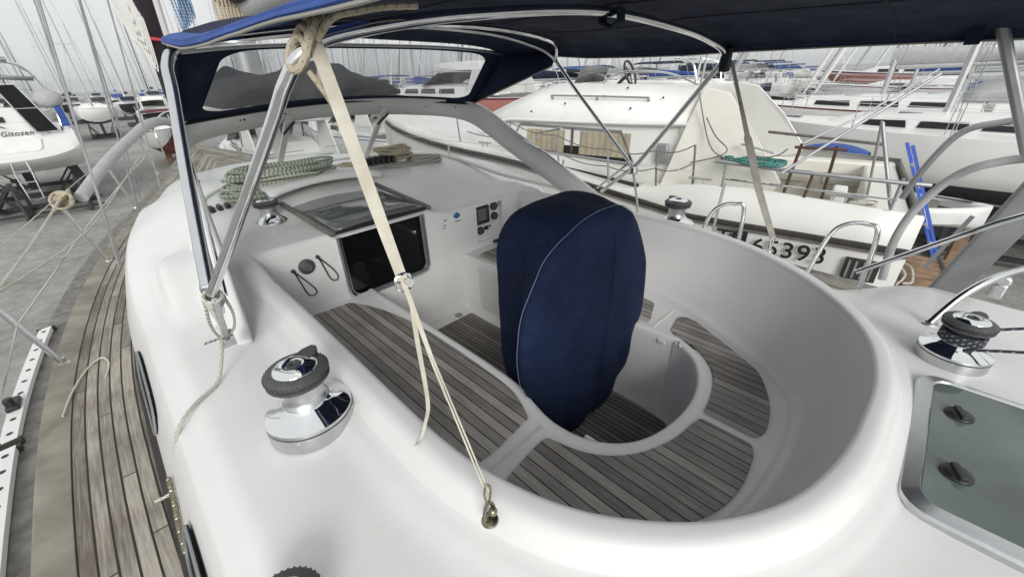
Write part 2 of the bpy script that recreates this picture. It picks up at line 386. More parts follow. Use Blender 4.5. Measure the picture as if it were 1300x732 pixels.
# ------------------------------------------------------------------ ground
def ground():
    m, nt, b = new_mat('gravel_hardstanding'); L = nt.links
    n1 = noise_node(nt, .35, 8); n2 = noise_node(nt, 30, 6); n3 = noise_node(nt, 3.2, 8)
    a = nt.nodes.new('ShaderNodeMath'); a.operation = 'ADD'; L.new(n1.outputs['Fac'], a.inputs[0]); L.new(n2.outputs['Fac'], a.inputs[1])
    a2 = nt.nodes.new('ShaderNodeMath'); a2.operation = 'ADD'; L.new(a.outputs[0], a2.inputs[0]); L.new(n3.outputs['Fac'], a2.inputs[1])
    h = nt.nodes.new('ShaderNodeMath'); h.operation = 'DIVIDE'; h.inputs[1].default_value = 3; L.new(a2.outputs[0], h.inputs[0])
    r = ramp(nt, h.outputs[0], [(.36, (.17, .167, .158)), (.5, (.31, .305, .29)), (.62, (.43, .42, .40))])
    L.new(r.outputs[0], b.inputs['Base Color']); b.inputs['Roughness'].default_value = .95
    bump(nt, b, n2.outputs['Fac'], .8, .03)
    mb = MB(); mb.grid([[(x, y, GZ) for x in (-1500, 1500)] for y in (-1500, 1500)], flip=False)
    o = mb.build('ground', m); o['kind'] = 'structure'
ground()

# ================================================================== THE YACHT WE STAND ON
Y = thing('sailing_yacht', (1.56, 4.5, GZ), 'white cruising yacht in the foreground with round cockpit, teak seats and navy bimini', 'sailing yacht')
CX = 1.56
inner = [(.45, 2.62), (.45, 2.2), (.45, 1.78), (.445, 1.4), (.44, 1.08), (.44, .79), (.46, .60), (.51, .42), (.59, .27), (.73, .11), (.92, -.01), (1.16, -.075), (1.40, -.095),
         (1.65, -.09), (1.9, -.03), (2.14, .11), (2.36, .33), (2.54, .62), (2.64, .95), (2.68, 1.34), (2.69, 1.8), (2.68, 2.3), (2.66, 2.62)]
NI, NF = 150, 44
U_in = resample(cr([(x, y, 0) for x, y in inner], 8), NI)
F_in = resample([V((2.66, 2.62, 0)), V((.45, 2.62, 0))], NF+2)[1:-1]
LOOP = U_in+F_in; NL = len(LOOP)
def normals2(loop):
    n = []
    for i in range(len(loop)):
        acc = V((0, 0, 0))
        for k in (1, 2, 3):
            t = loop[(i+k) % len(loop)]-loop[i-k]; acc += V((t.y, -t.x, 0)).normalized()
        n.append(acc.normalized())
    c = sum(loop, V((0, 0, 0)))/len(loop)
    if n[40].dot(loop[40]-c) < 0: n = [-q for q in n]
    return n
NRM = normals2(LOOP)
ridge = [(-.12, 3.2), (-.145, 2.5), (-.145, 1.5), (-.14, .8), (-.13, 0), (-.10, -.9), (.05, -1.35), (.6, -1.5), (1.56, -1.55), (2.6, -1.5), (3.0, -1.3), (3.08, -.9), (3.14, 0), (3.22, .8), (3.265, 1.5),
         (3.265, 2.5), (3.265, 3.4), (3.19, 4.3), (2.95, 5.0), (2.65, 6.0), (2.1, 7.0), (1.56, 7.3), (1.02, 7.0), (.52, 6.0), (.22, 5.0), (.04, 4.2)]
RD = resample(cr([(x, y, 0) for x, y in ridge], 6, True), 900, True)
cen = V((1.56, 1.35, 0))
RA = sorted([(math.atan2(p.y-cen.y, p.x-cen.x), p) for p in RD], key=lambda t: t[0])
def ridge_at(p):
    a = math.atan2(p.y-cen.y, p.x-cen.x)
    return min(RA, key=lambda t: abs(math.atan2(math.sin(t[0]-a), math.cos(t[0]-a))))[1]
OUT = [ridge_at(p) for p in LOOP]
# even the outer samples out
ONRM = normals2(OUT)
def coach_z(x, y):
    base = -.12+.32*ss(2.45, 3.9, y)-.12*ss(4.3, 5.4, y)-.12*ss(5.4, 7.4, y)
    return base-.10*ss(.95, 1.62, abs(x-CX))*ss(2.5, 4, y)
LIP = [(0, -.022), (.005, -.010), (.014, -.002), (.028, 0), (.060, 0), (.082, -.003), (.102, -.014), (.116, -.034), (.126, -.052), (.134, -.064), (.142, -.069), (.175, -.076)]
def lipz(off): return interp(LIP, off)
def wfac(n): return .84-.16*ss(.3, .9, -n.y)
def deck_rows():
    rows = []
    for off, z in LIP:
        row = []
        for p, n in zip(LOOP, NRM):
            q = p+n*off*wfac(n); f = ss(2.3, 2.62, q.y); zc = max(coach_z(q.x, q.y), .06 if q.x < 1.7 else -.01)
            # bulkhead top: a soft shoulder instead of the raised coaming
            z2 = zc if off > .02 else zc-(.03-off)*1.2
            row.append(V((q.x, q.y, z*(1-f)+z2*f)))
        rows.append(row)
    for off in (.19, .21, .235):
        base = rows[len(LIP)-1]; zz = interp([(.175, -.076), (.19, -.080), (.21, -.087), (.235, -.095)], off)
        rows.append([V((p.x+n.x*off*wfac(n), p.y+n.y*off*wfac(n), zz*(1-ss(2.3, 2.62, p.y+n.y*off))+b.z*ss(2.3, 2.62, p.y+n.y*off))) for p, n, b in zip(LOOP, NRM, base)])
    last = rows[-1]; K = 14
    for k in range(1, K+1):
        t = k/K; row = []
        for i, (a, b) in enumerate(zip(last, OUT)):
            q = V((a.x, a.y, 0)).lerp(b, t); z0 = -.10-.02*t-.05*ss(.75, 1, t)-(.30*ss(-.25, .35, q.y)+.05)*t**.8*ss(1.9, 2.6, q.x)
            f = ss(2.3, 2.9, q.y); zc = max(coach_z(q.x, q.y), (.06 if q.x < 1.7 else -.01)*(1-ss(2.9, 3.6, q.y))*(1-ss(.6, 1, t))+(-1)*ss(.6, 1, t))-.05*ss(.8, 1, t)
            row.append(V((q.x, q.y, z0*(1-f)+zc*f)))
        rows.append(row)
    # round the shoulder and drop to the side deck
    for off, dz in ((.012, -.02), (.03, -.05), (.05, -.10), (.10, -.25), (.145, -.43)):
        rows.append([V((b.x+n.x*off, b.y+n.y*off, max(-.60, z.z+dz) if off < .14 else -.60+.10*ss(3, 9, b.y))) for b, n, z in zip(OUT, ONRM, rows[len(LIP)+3+K-1])])
    return rows
DR = deck_rows()
mb = MB(); mb.grid(DR, closed=True, flip=True)
deck = mb.build('deck_moulding', M['gel'], Y, sharp=60)
FOOT = DR[-1]
# --- well walls: from lip down to seat level and the sole
def seat_off(i):
    p = LOOP[i]
    if p.y >= 2.615: return .0
    a = .15+.0*p.x
    if p.x < .9: a = .13
    if p.x > 1.9: a = .15+.15*ss(1.8, 2.5, p.x)
    return a*(1-.6*ss(2.2, 2.62, p.y)*(1 if p.x < 1 else .3))
SZ, FZ = -.42, -.93
rows = []
for t, ez in ((0, 0), (.02, .05), (.10, .25), (.35, .6), (.75, .94), (.93, .99), (1, 1)):
    row = []
    for i, (p, n) in enumerate(zip(LOOP, NRM)):
        o = seat_off(i); z0 = DR[0][i].z; zz = SZ+.035
        q = p-n*(o*(t**.9)); row.append(V((q.x, q.y, z0+(zz-z0)*ez)))
    rows.append(row)
# fillet into the seat shelf
for o2, dz in ((.01, .02), (.025, .007), (.05, .001), (.08, 0)):
    rows.append([V((p.x-n.x*(seat_off(i)+(o2 if p.y < 2.6 else 0)), p.y-n.y*(seat_off(i)+(o2 if p.y < 2.6 else 0)), SZ+dz)) for i, (p, n) in enumerate(zip(LOOP, NRM))])
wl = MB(); wl.grid([r_[:NI] for r_ in rows], flip=False)
wl.build('cockpit_wall', M['gelwell'], Y, sharp=50)
# --- sole, seats
SH = rows[-1][:NI]
sole_poly = [(1.10, 2.62), (1.10, 1.9), (1.10, 1.3), (1.085, 1.08), (1.045, .95), (1.02, .83), (1.03, .70), (1.08, .59), (1.17, .505), (1.30, .455), (1.46, .435), (1.62, .45), (1.76, .50), (1.87, .58), (1.94, .70), (1.95, .86), (1.94, 2.62)]
SP = resample(cr([(x, y, 0) for x, y in sole_poly], 12), 200)
def seat_mesh():
    mb = MB()
    # shelf between the wall foot (SH) and the well edge (SP); both run port-forward -> aft -> starboard-forward
    sh = resample(SH, 200)
    n = []
    for i in range(200):
        t = SP[min(199, i+1)]-SP[max(0, i-1)]; nn = V((t.y, -t.x, 0)).normalized(); n.append(nn)
    c = V((1.5, 1.6, 0))
    if n[44].dot(SP[44]-c) < 0: n = [-k for k in n]
    rws = [[V((p.x, p.y, SZ)) for p in sh]]
    for off, dz in ((.055, 0), (.045, .004), (.03, .010), (.012, .010), (.003, .004), (0, -.008), (-.003, -.04), (-.012, -.48), (-.03, -.505), (-.06, -.51)):
        rws.append([V((p.x+k.x*off, p.y+k.y*off, SZ+dz)) for p, k in zip(SP, n)])
    mb.grid(rws, flip=False)
    return mb, n
sm, SN = seat_mesh()
sm.build('seat_moulding', M['gelwell'], Y, sharp=50)
mb = MB(); mb.prism([(1.02, 2.62, FZ-.03), (1.02, .35, FZ-.03), (2.02, .35, FZ-.03), (2.02, 2.62, FZ-.03)], (0, 0, .03)); mb.build('cockpit_sole', M['gelold'], Y)
def pad(name, poly, z, material, h=.009, rad=.02, label=None, udir=0, sub=5):
    # rounded-corner teak panel with UVs in metres
    pts = []
    P_ = [V((x, y, 0)) for x, y in poly]
    for _ in range(3):                                   # smooth the gentle bends, keep the corners
        q_ = []
        for i in range(len(P_)):
            a, b, c = P_[i-1], P_[i], P_[(i+1) % len(P_)]
            if R(138) < (a-b).angle(c-b) < R(178.5): q_ += [b.lerp(a, .25), b.lerp(c, .25)]
            else: q_.append(b)
        P_ = q_
    k = len(P_)
    for i in range(k):
        a, b, c = P_[i-1], P_[i], P_[(i+1) % k]
        d1 = (a-b); d2 = (c-b)
        ang = d1.angle(d2)
        r_ = min(rad, d1.length*.4, d2.length*.4)
        if ang > R(150): pts.append(b); continue
        p1 = b+d1.normalized()*r_; p2 = b+d2.normalized()*r_
        for t in (0, .25, .5, .75, 1): pts.append(p1.lerp(b, t).lerp(b.lerp(p2, t), t))
    mb = MB(); n = len(pts)
    vs = [(p.x, p.y, z) for p in pts]+[(p.x, p.y, z+h) for p in pts]
    uv = [((p.x, p.y) if udir == 0 else (p.y, p.x)) for p in pts]*2
    mb.add(vs, [tuple(range(n))[::-1], tuple(range(n, 2*n))]+[(i, (i+1) % n, n+(i+1) % n, n+i) for i in range(n)], 0, uv)
    return mb.build(name, material, Y, label=label, bevel=.002)
pz = SZ+.001
portseat = [(.60, 2.50), (.56, 2.2), (.555, 1.6), (.56, 1.1), (.585, .93), (.66, .885), (.955, .915), (.99, .98), (1.045, 1.12), (1.055, 1.7), (1.045, 1.95), (1.0, 2.25), (.93, 2.46), (.88, 2.54), (.63, 2.56)]
pad('seat_planking', portseat, pz, M['teakseat'], label='long weathered teak panel on the port seat')
aft1 = [(.64, .72), (.66, .60), (.74, .44), (.87, .28), (1.02, .165), (1.2, .11), (1.44, .125), (1.475, .16), (1.475, .36), (1.40, .375), (1.30, .385), (1.15, .44), (1.04, .52), (.965, .63), (.93, .775), (.90, .79), (.67, .765)]
pad('seat_planking', aft1, pz, M['teakseat'], label='curved teak panel on the aft seat, port side')
aft2 = [(1.52, .155), (1.58, .125), (1.78, .165), (1.99, .28), (2.13, .46), (2.20, .62), (2.235, .76), (2.20, .80), (2.03, .765), (2.0, .70), (1.96, .58), (1.87, .475), (1.76, .41), (1.62, .375), (1.52, .365)]
pad('seat_planking', aft2, pz, M['teakseat'], label='curved teak panel on the aft seat, starboard side')
pad('seat_planking', [(2.03, .90), (2.26, .99), (2.32, 1.25), (2.36, 1.8), (2.38, 2.5), (2.03, 2.5)], pz, M['teakseat'], label='teak panel on the starboard seat')
pad('sole_planking', [(1.19, 2.48), (1.19, .62), (1.40, .52), (1.66, .53), (1.84, .62), (1.875, .78), (1.875, 2.48)], FZ+.001, M['teaksole'], label='fine planked teak panel on the cockpit sole')
# recess shade between the seat panels, put in as slightly darker flat strips
for q_ in (((.775, .838, SZ+.001), (.37, .018, .006)), ((2.13, .865, SZ+.001), (.28, .014, .006))):
    mb = MB(); mb.box(*q_); mb.build('seat_joint_shade', M['rubber'] if False else M['gelold'], Y, bevel=.002)
# small white hinges at the well edge, drains, catches
for i, (x, y) in enumerate(((1.93, .60), (1.80, .47), (1.06, .645), (1.955, .78))):
    mb = MB(); mb.box((x, y, SZ-.035), (.03, .045, .03)); mb.box((x+.004, y, SZ-.015), (.018, .07, .012)); mb.build('table_bracket', M['gel'], Y, bevel=.004)
mb = MB(); mb.lathe([(.0, 0), (.035, 0), (.035, .004), (.026, .006), (.02, .003), (0, .003)], (1.78, 2.54, FZ+.002), 20); mb.build('drain', M['alugrey'], Y)
mb = MB(); mb.tube(cr([(1.955, 2.1, FZ+.06), (1.935, 2.06, FZ+.055), (1.935, 1.98, FZ+.055), (1.955, 1.95, FZ+.06)], 4), .008, 6); mb.build('vent_slot', M['alugrey'], Y)
mb = MB(); mb.prism([(1.939, 2.40, -.46), (1.939, 1.1, -.46), (1.939, 1.1, -.86), (1.939, 2.40, -.86)], (-.012, 0, 0)); mb.build('locker_front', M['gel'], Y, bevel=.004)
mb = MB(); mb.box((1.925, 2.36, -.52), (.012, .012, .05)); mb.box((1.92, 2.355, -.5), (.02, .03, .01)); mb.build('locker_catch', M['gelold'], Y, bevel=.002)
# --- bulkhead with openings framed by geometry set proud of it
BY = 2.62
def on_b(x, z, d=0): return V((x, BY-d, z))
mb = MB()
topz = [(x, DR[0][NI+int((2.66-x)/2.21*(NF-1))].z if .45 < x < 2.66 else 0) for x in [.45+k*.05 for k in range(45)]]
# panels around the companionway: left, right of door; below door
def bz(x): return (.06 if x < 1.7 else -.01 if x > 1.9 else .06-.07*(x-1.7)/.2)-.036
DX0, DX1, DZ0 = .93, 1.60, -.44
for a, b in ((.45, DX0), (DX1, 2.13), (2.13, 2.66)):
    n = 8; z0 = FZ
    if (a, b) == (2.13, 2.66):
        continue
    mb.grid([[on_b(a+(b-a)*k/n, z0) for k in range(n+1)], [on_b(a+(b-a)*k/n, bz(a+(b-a)*k/n)) for k in range(n+1)]])
mb.grid([[on_b(DX0, FZ), on_b(DX1, FZ)], [on_b(DX0, DZ0), on_b(DX1, DZ0)]])
# right bay with the instrument recess (2.10..2.42, -.03..-.36), recess 35 mm deep
IX0, IX1, IZ0, IZ1, ID = 2.135, 2.44, -.37, -.045, -.035
mb.grid([[on_b(2.13, FZ), on_b(2.66, FZ)], [on_b(2.13, IZ0), on_b(2.66, IZ0)]])
mb.grid([[on_b(2.13, IZ0), on_b(IX0, IZ0)], [on_b(2.13, bz(2.1)), on_b(IX0, bz(2.1))]])
mb.grid([[on_b(IX1, IZ0), on_b(2.66, IZ0)], [on_b(IX1, bz(2.5)), on_b(2.66, bz(2.5))]])
mb.add([on_b(IX0, IZ1), on_b(IX1, IZ1), on_b(IX1, bz(2.5)), on_b(IX0, bz(2.5))], [(0, 1, 2, 3)])
rec = [(IX0, IZ0), (IX1, IZ0), (IX1, IZ1), (IX0, IZ1)]
mb.grid([[on_b(x, z) for x, z in rec], [on_b(x, z, ID) for x, z in rec]], closed=True)
mb.add([on_b(x, z, ID) for x, z in rec], [(0, 1, 2, 3)])
# doorway reveal
dv = [(DX0, bz(1)), (DX0, DZ0), (DX1, DZ0), (DX1, bz(1.6))]
mb.grid([[on_b(x, z) for x, z in dv], [on_b(x, z, -.06) for x, z in dv]])
mb.build('bulkhead', M['gelwell'], Y, sharp=40)
# door: smoked washboard + steel frame
def rrect(x0, x1, z0, z1, r_, d, n=5, topsq=True):
    pts = [(x0, z1), (x0, z0+r_)]
    for k in range(1, n+1): a = math.pi/2*k/n; pts.append((x0+r_-r_*math.cos(a), z0+r_-r_*math.sin(a)))
    for k in range(0, n+1): a = math.pi/2*k/n; pts.append((x1-r_+r_*math.sin(a), z0+r_-r_*math.cos(a)))
    pts += [(x1, z1)]
    return [on_b(x, z, d) for x, z in pts]
mb = MB(); mb.prism(rrect(DX0+.012, DX1-.012, DZ0+.012, .055, .06, -.028), (0, .012, 0)); door = mb.build('companionway_door', M['acrylic'], Y)
mb = MB(); mb.tube(rrect(DX0, DX1, DZ0, .03, .07, .006), .011, 8); mb.tube(rrect(DX0+.022, DX1-.022, DZ0+.022, .03, .06, .002), .006, 6); mb.build('door_frame', M['brushed'], door)
mb = MB(); mb.lathe([(0, 0), (.014, 0), (.014, .008), (.007, .012), (0, .012)], on_b(1.52, -.10, -.02), 14, M4=Matrix.Rotation(R(90), 4, 'X')); mb.build('door_lock', M['chrome'], door)
# sliding hatch over the companionway
hz = lambda x: .098-.020*((x-1.27)/.42)**2
mb = MB(); rws = []
for y in (2.60, 2.8, 3.1, 3.45):
    rws.append([V((x, y, hz(x)+.01*ss(2.5, 3.4, y))) for x in [.93+.068*k for k in range(11)]])
mb.grid(rws, flip=False); hatch = mb.build('sliding_hatch', M['hatchtop'], Y, thick=.014)
mb = MB()
mb.box((1.27, 2.594, .074), (.70, .016, .022))
mb.build('hatch_lip', M['black'], hatch, bevel=.004)
for x0, x1 in ((.895, .875), (1.645, 1.665)):
    mb = MB(); mb.beam((x0, 2.57, .075), (x1, 3.45, .125), .034, .032); mb.build('hatch_rail', M['greyrail'], Y, bevel=.008)
mb = MB(); rws = []
for y, dz in ((3.40, .0), (3.41, .03), (3.46, .045), (3.60, .05), (3.95, .03)):
    rws.append([V((x, y+.10*(1-((x-1.27)/.5)**2), coach_z(x, 3.6)+.0+dz+.05*(1-((x-1.27)/.55)**2))) for x in [.80+.094*k for k in range(11)]])
mb.grid(rws, flip=False); mb.build('hatch_garage', M['gel'], Y, thick=.01, sharp=60)
# port bulkhead: socket, two cord loops
mb = MB(); mb.lathe([(0, 0), (.050, 0), (.050, .012), (.030, .022), (.028, .010), (.016, .010), (0, .012)], on_b(.70, -.095, 0), 24, M4=Matrix.Rotation(R(90), 4, 'X'), mis=[0, 0, 0, 0, 1, 1]); mb.build('round_socket', [M['ribbed'], M['brushed']], Y)
for x0, x1, zt, zb in ((.615, .70, -.10, -.30), (.78, .86, -.055, -.25)):
    mb = MB(); mb.lathe([(0, 0), (.014, 0), (.012, .014), (0, .014)], on_b(x0, zt, 0), 12, M4=Matrix.Rotation(R(90), 4, 'X')); k = mb.build('cord_button', M['ribbed'], Y)
    mb = MB(); mb.tube(cr([on_b(x0, zt, .02), on_b(x0+.02, zt-.08, .012), on_b(x0+.045, zb+.02, .010), on_b(x1, zb, .008), on_b(x1+.014, zb+.03, .010), on_b(x0+.07, zb+.09, .012), on_b(x0+.02, zt-.03, .016), on_b(x0, zt, .02)], 5), .0042, 6); mb.build('shock_cord', M['black'], k)
# instruments
def ip(name, x, z, w_, h_, m_, d=.01, parent=None, r_=None):
    mb = MB(); mb.box((x, BY-ID-d/2, z), (w_, d, h_)); return mb.build(name, m_, parent or Y, bevel=.004)
plot = ip('display', 2.215, -.135, .15, .155, M['black'], .03)
ip('screen', 2.205, -.128, .10, .10, M['hatchtop'], .034, plot)
def dial(x, z, r_, parent=None):
    mb = MB(); mb.lathe([(0, 0), (r_, 0), (r_, .018), (r_*.86, .024), (r_*.82, .016), (0, .016)], (x, BY-ID, z), 24, M4=Matrix.Rotation(R(90), 4, 'X'), mis=[0, 0, 0, 0, 1]); return mb.build('gauge', [M['black'], M['ribbed']], Y)
dial(2.365, -.09, .036); dial(2.365, -.18, .036); dial(2.19, -.275, .036)
ip('switch', 2.26, -.265, .04, .032, M['black'], .02); ip('switch', 2.305, -.26, .016, .016, M['black'], .015)
mb = MB(); mb.box((2.335, BY-.014, -.40), (.055, .022, .018)); mb.box((2.34, BY-.014, -.43), (.02, .02, .05)); mb.box((2.315, BY-.012, -.43), (.022, .016, .045), mi=1); mb.build('outlet_cap', [M['black'], M['brushed']], Y)
mb = MB(); mb.box((2.425, BY-ID-.01, -.07), (.012, .02, .06)); mb.build('recess_catch', M['brushed'], Y, bevel=.003)
# emblem: blue lotus mark with a line under it, and a small two-part mark beside it
mb = MB()
ex, ez = 1.925, -.075
for k in range(-3, 4):
    a = R(24*k); L_ = .050-.003*abs(k)
    tip = (ex+math.sin(a)*L_, ez+math.cos(a)*L_*.95); s_ = (math.cos(a)*.010, -math.sin(a)*.010)
    mid = (ex+math.sin(a)*L_*.55, ez+math.cos(a)*L_*.5)
    mb.add([on_b(ex, ez-.012, .0015+.0003*(k+3)), on_b(mid[0]+s_[0], mid[1]+s_[1], .0015+.0003*(k+3)), on_b(tip[0], tip[1], .0015+.0003*(k+3)), on_b(mid[0]-s_[0], mid[1]-s_[1], .0015+.0003*(k+3))], [(0, 1, 2, 3)])
mb.box((ex+.002, BY-.0015, ez-.035), (.062, .001, .007)); mb.build('blue_emblem', M['emblem'], Y)
mb = MB(); mb.box((1.805, BY-.0015, -.075), (.022, .001, .012)); mb.box((1.79, BY-.0015, -.112), (.035, .001, .004)); mb.box((1.80, BY-.0015, -.125), (.02, .001, .004)); mb.box((1.785, BY-.0015, -.138), (.03, .001, .004)); mb.build('small_emblem', M['printgrey'], Y)

# --- side deck, margin, toe rail, hull
sheer = [(-2.0, -.28), (-1.0, -.52), (0, -.68), (1, -.76), (2, -.80), (3, -.79), (4, -.70), (5, -.54), (6, -.31), (7, 0), (8, .33), (9, .66), (10, .98), (11, 1.29), (11.9, 1.555)]
shp = cr([(x, y, 0) for y, x in sheer], 6)
def sheer_x(y):
    tab = [(p.y, p.x) for p in shp]; return interp(tab, y)
def dz_(y): return -.60+.10*ss(3, 9, y)+.25*ss(7, 12, y)
ys = [-1.9+.2*k for k in range(69)]+[11.88]
def foot_x(y):
    # coachroof foot on the port side
    best = None
    for p in FOOT:
        if p.x < CX and (best is None or abs(p.y-y) < abs(best.y-y)): best = p
    return best.x if y < 8.2 and y > -1.3 else CX
FT = sorted([(p.y, p.x) for p in FOOT if p.x < CX-.2 and not (p.y < -1.2)], key=lambda t: t[0])
def fx(y):
    if y > 7.35 or y < -1.45: return CX
    return min(CX, interp(FT, y)+.03)
for side in (1, -1):
    mir = (lambda x: x) if side == 1 else (lambda x: 2*CX-x)
    rws, uvs, cap = [], [], []
    for y in ys:
        xs = sheer_x(y); x0 = xs+.225; x1 = max(x0+.0, fx(y)) if x0 < CX else CX
        z = dz_(y)+.05
        if x0 > CX: x0 = CX
        rws.append([V((mir(x0+(x1-x0)*k/6), y, z+.006*math.sin(math.pi*k/6))) for k in range(7)]); uvs.append([((x1-x0)*k/6+.0, y) for k in range(7)])
    mb = MB(); mb.grid(rws, uvs=uvs, flip=side == -1); mb.build('side_deck', M['teakdeck'], Y, label='weathered teak planking of the port side deck' if side == 1 else 'weathered teak planking of the starboard side deck')
    mb = MB()
    rr = []
    for y in ys:
        xs = sheer_x(y); z = dz_(y)+.05; xs = min(xs, CX-.06); w_ = min(.228, CX-xs)
        rr.append([V((mir(x), y, zz)) for x, zz in ((xs+w_*.5, z-.03), (xs+w_*.5, z+.012), (xs+w_*.53, z+.018), (xs+w_*.75, z+.018), (xs+w_*.98, z+.006), (xs+w_, z-.03))])
    mb.grid(rr, flip=side == -1); mb.build('margin_plank', M['teakcap'], Y)
    mb = MB(); rr = []
    for y in ys:
        xs = min(sheer_x(y), CX-.06); z = dz_(y)+.05; w_ = min(.12, (CX-xs))
        rr.append([V((mir(x), y, zz)) for x, zz in ((xs, z-.05), (xs, z+.004), (xs+w_*.95, z+.004), (xs+w_, z-.02))])
    mb.grid(rr, flip=side == -1); mb.build('rail_strip', M['greystrip'], Y)
    # gutter strip along the coachroof foot
    mb = MB(); rr = []
    for y in [v for v in ys if -1.2 < v < 7.6]:
        f_ = fx(y)-.03; z = dz_(y)+.05
        rr.append([V((mir(x), y, zz)) for x, zz in ((f_-.012, z+.002), (f_-.01, z+.012), (f_+.02, z+.014), (f_+.06, z+.016))])
    mb.grid(rr, flip=side == -1); mb.build('deck_seam', M['rubber'], Y)
# hull body
def hull_sections():
    rws = []
    for y in [-2.0+.35*k for k in range(40)]+[11.9]:
        hb = max(.01, CX-sheer_x(y)); z0 = dz_(y)+.05
        wl_ = -1.75; t = max(0, (y-8)/4)
        sec = []
        kd = -2.35+.55*ss(5, 11.6, y)+.45*ss(2, -2, y)
        for s_, zf in ((1, 0), (.992, .25), (.96, .5), (.90, .68), (.78, .82), (.5, .95), (.0, 1)):
            sec.append(V((CX-hb*s_*(1-.15*t*zf), y+(-.7*zf*ss(9, 12, y)), z0+(kd-z0)*zf)))
        sec2 = [V((2*CX-p.x, p.y, p.z)) for p in sec[:-1]][::-1]
        rws.append(sec+sec2)
    return rws
HS = hull_sections(); mb = MB(); mb.grid(HS); mb.add(HS[0], [tuple(range(13))]); hull = mb.build('hull', M['gelfar'], Y, sharp=50)
mb = MB(); mb.prism([(CX-.15, 2.9, -2.1), (CX-.12, 5.4, -2.1), (CX-.1, 5.0, GZ+.25), (CX-.12, 3.1, GZ+.25)], (.27, 0, 0)); mb.build('keel', M['antifoul'], Y, bevel=.04)
# perforated alloy toe rail / track in three lengths
for y0, y1 in ((-1.0, 1.60), (1.66, 2.62), (2.68, 4.0)):
    mb = MB(); n = int((y1-y0)/.12)
    r1 = []
    for k in range(n*3+1):
        y = y0+(y1-y0)*k/(n*3); xs = sheer_x(y)-.01; z = dz_(y)+.055
        r1.append([V((xs, y, z-.03)), V((xs, y, z+.032)), V((xs+.062, y, z+.036)), V((xs+.062, y, z+.006))])
    mb.grid(r1)
    for k in range(n):
        y = y0+(y1-y0)*(k+.5)/n; mb.lathe([(0, 0), (.0125, 0), (.0125, .0012), (0, .0012)], (sheer_x(y)+.022, y, dz_(y)+.0895), 10, mi=1)
    for y in (y0, y1): mb.box((sheer_x(y)+.02, y, dz_(y)+.065), (.09, .03, .045), mi=2)
    mb.build('genoa_track', [M['white'], M['black'], M['rubber']], Y, label='pale perforated metal track on the port deck edge')
mb = MB(); mb.box((-.775, 3.02, dz_(3)+.10), (.05, .12, .03)); mb.lathe([(0, 0), (.02, 0), (.02, .05), (0, .05)], (-.775, 2.98, dz_(3)+.11), 12); mb.build('track_car', M['black'], Y, bevel=.006)
# port lights in the coachroof side
for y0, y1 in ((1.00, 1.36), (2.05, 2.75)):
    mb = MB(); fr_ = []; N_ = 20
    for k in range(N_):
        a = 2*math.pi*k/N_; yy = (y0+y1)/2+math.copysign(abs(math.cos(a))**.5, math.cos(a))*(y1-y0)/2; zt = -.37+math.copysign(abs(math.sin(a))**.6, math.sin(a))*.085
        # face plane between shoulder (-.19,-.22) and foot (-.285,-.60)
        t = (zt+.27)/(-.33); fr_.append(V((-.198-.09*t-.006, yy, zt)))
    mb.prism(fr_, (-.008, 0, -.002)); p = mb.build('portlight', M['port'], Y)
    mb = MB(); mb.tube([q+V((-.010, 0, 0)) for q in fr_], .005, 6, closed=True); mb.build('portlight_frame', M['alugrey'], p)
# stanchions, lifelines, padded rail
stn = [((-.60, 3.4), (-.74, 3.42)), ((-.28, 5.3), (-.40, 5.3)), ((.12, 7.3), (.02, 7.3)), ((-.62, .9), (-.74, .9)), ((.62, 9.2), (.55, 9.2))]
tops = []
for (x, y), (x2, y2) in stn:
    zb = dz_(y)+.06; t = V((x2, y2, zb+.62)); tops.append((y, t, V((x, y, zb)).lerp(t, .5)))
    mb = MB(); mb.tube([(x, y, zb), t], .0155, 10); st = mb.build('stanchion', M['brushed'], Y)
    mb = MB(); mb.lathe([(0, 0), (.035, 0), (.033, .006), (.018, .012), (.016, .04), (0, .04)], (x, y, zb-.002), 16); mb.build('stanchion_base', M['brushed'], st)
tops.sort(key=lambda t: t[0])
for k in (1, 2):
    mb = MB(); mb.tube([t[k] for t in tops], .0048, 6); mb.build('lifeline', M['ropewhite'] if k == 1 else M['steel'], Y)
mb = MB(); mb.tube(cr([(-.235, 5.3, .10), (.05, 5.9, .30), (.42, 6.55, .50), (.62, 7.0, .56), (.85, 7.9, .52), (1.0, 8.4, .45)], 6), [.05]*13+[.055]*18, 12); mb.build('padded_rail', M['padded'], Y, label='thick grey padded tube along the port guard rail', sharp=50)
# starboard stanchions and pulpit
for x, y in ((3.72, 1.2), (3.74, 3.0), (3.6, 5.0), (3.2, 7.0)):
    mb = MB(); mb.tube([(x, y, dz_(y)+.06), (x+.06, y, dz_(y)+.66)], .0125, 8); mb.build('stanchion', M['brushed'], Y)
mb = MB(); mb.tube([(3.78, 1.2, .12), (3.8, 3.0, .12), (3.66, 5, .14), (3.26, 7, .2)], .003, 5); mb.build('lifeline', M['steel'], Y)
mb = MB(); mb.tube(cr([(.9, 10.2, -.2), (.95, 10.3, .35), (1.56, 12.1, .5), (2.17, 10.3, .35), (2.2, 10.2, -.2)], 6), .013, 8); mb.tube([(1.3, 11.5, -.1), (1.35, 11.6, .45)], .012, 6); mb.tube([(1.8, 11.5, -.1), (1.78, 11.6, .45)], .012, 6); mb.build('pulpit', M['steel'], Y)

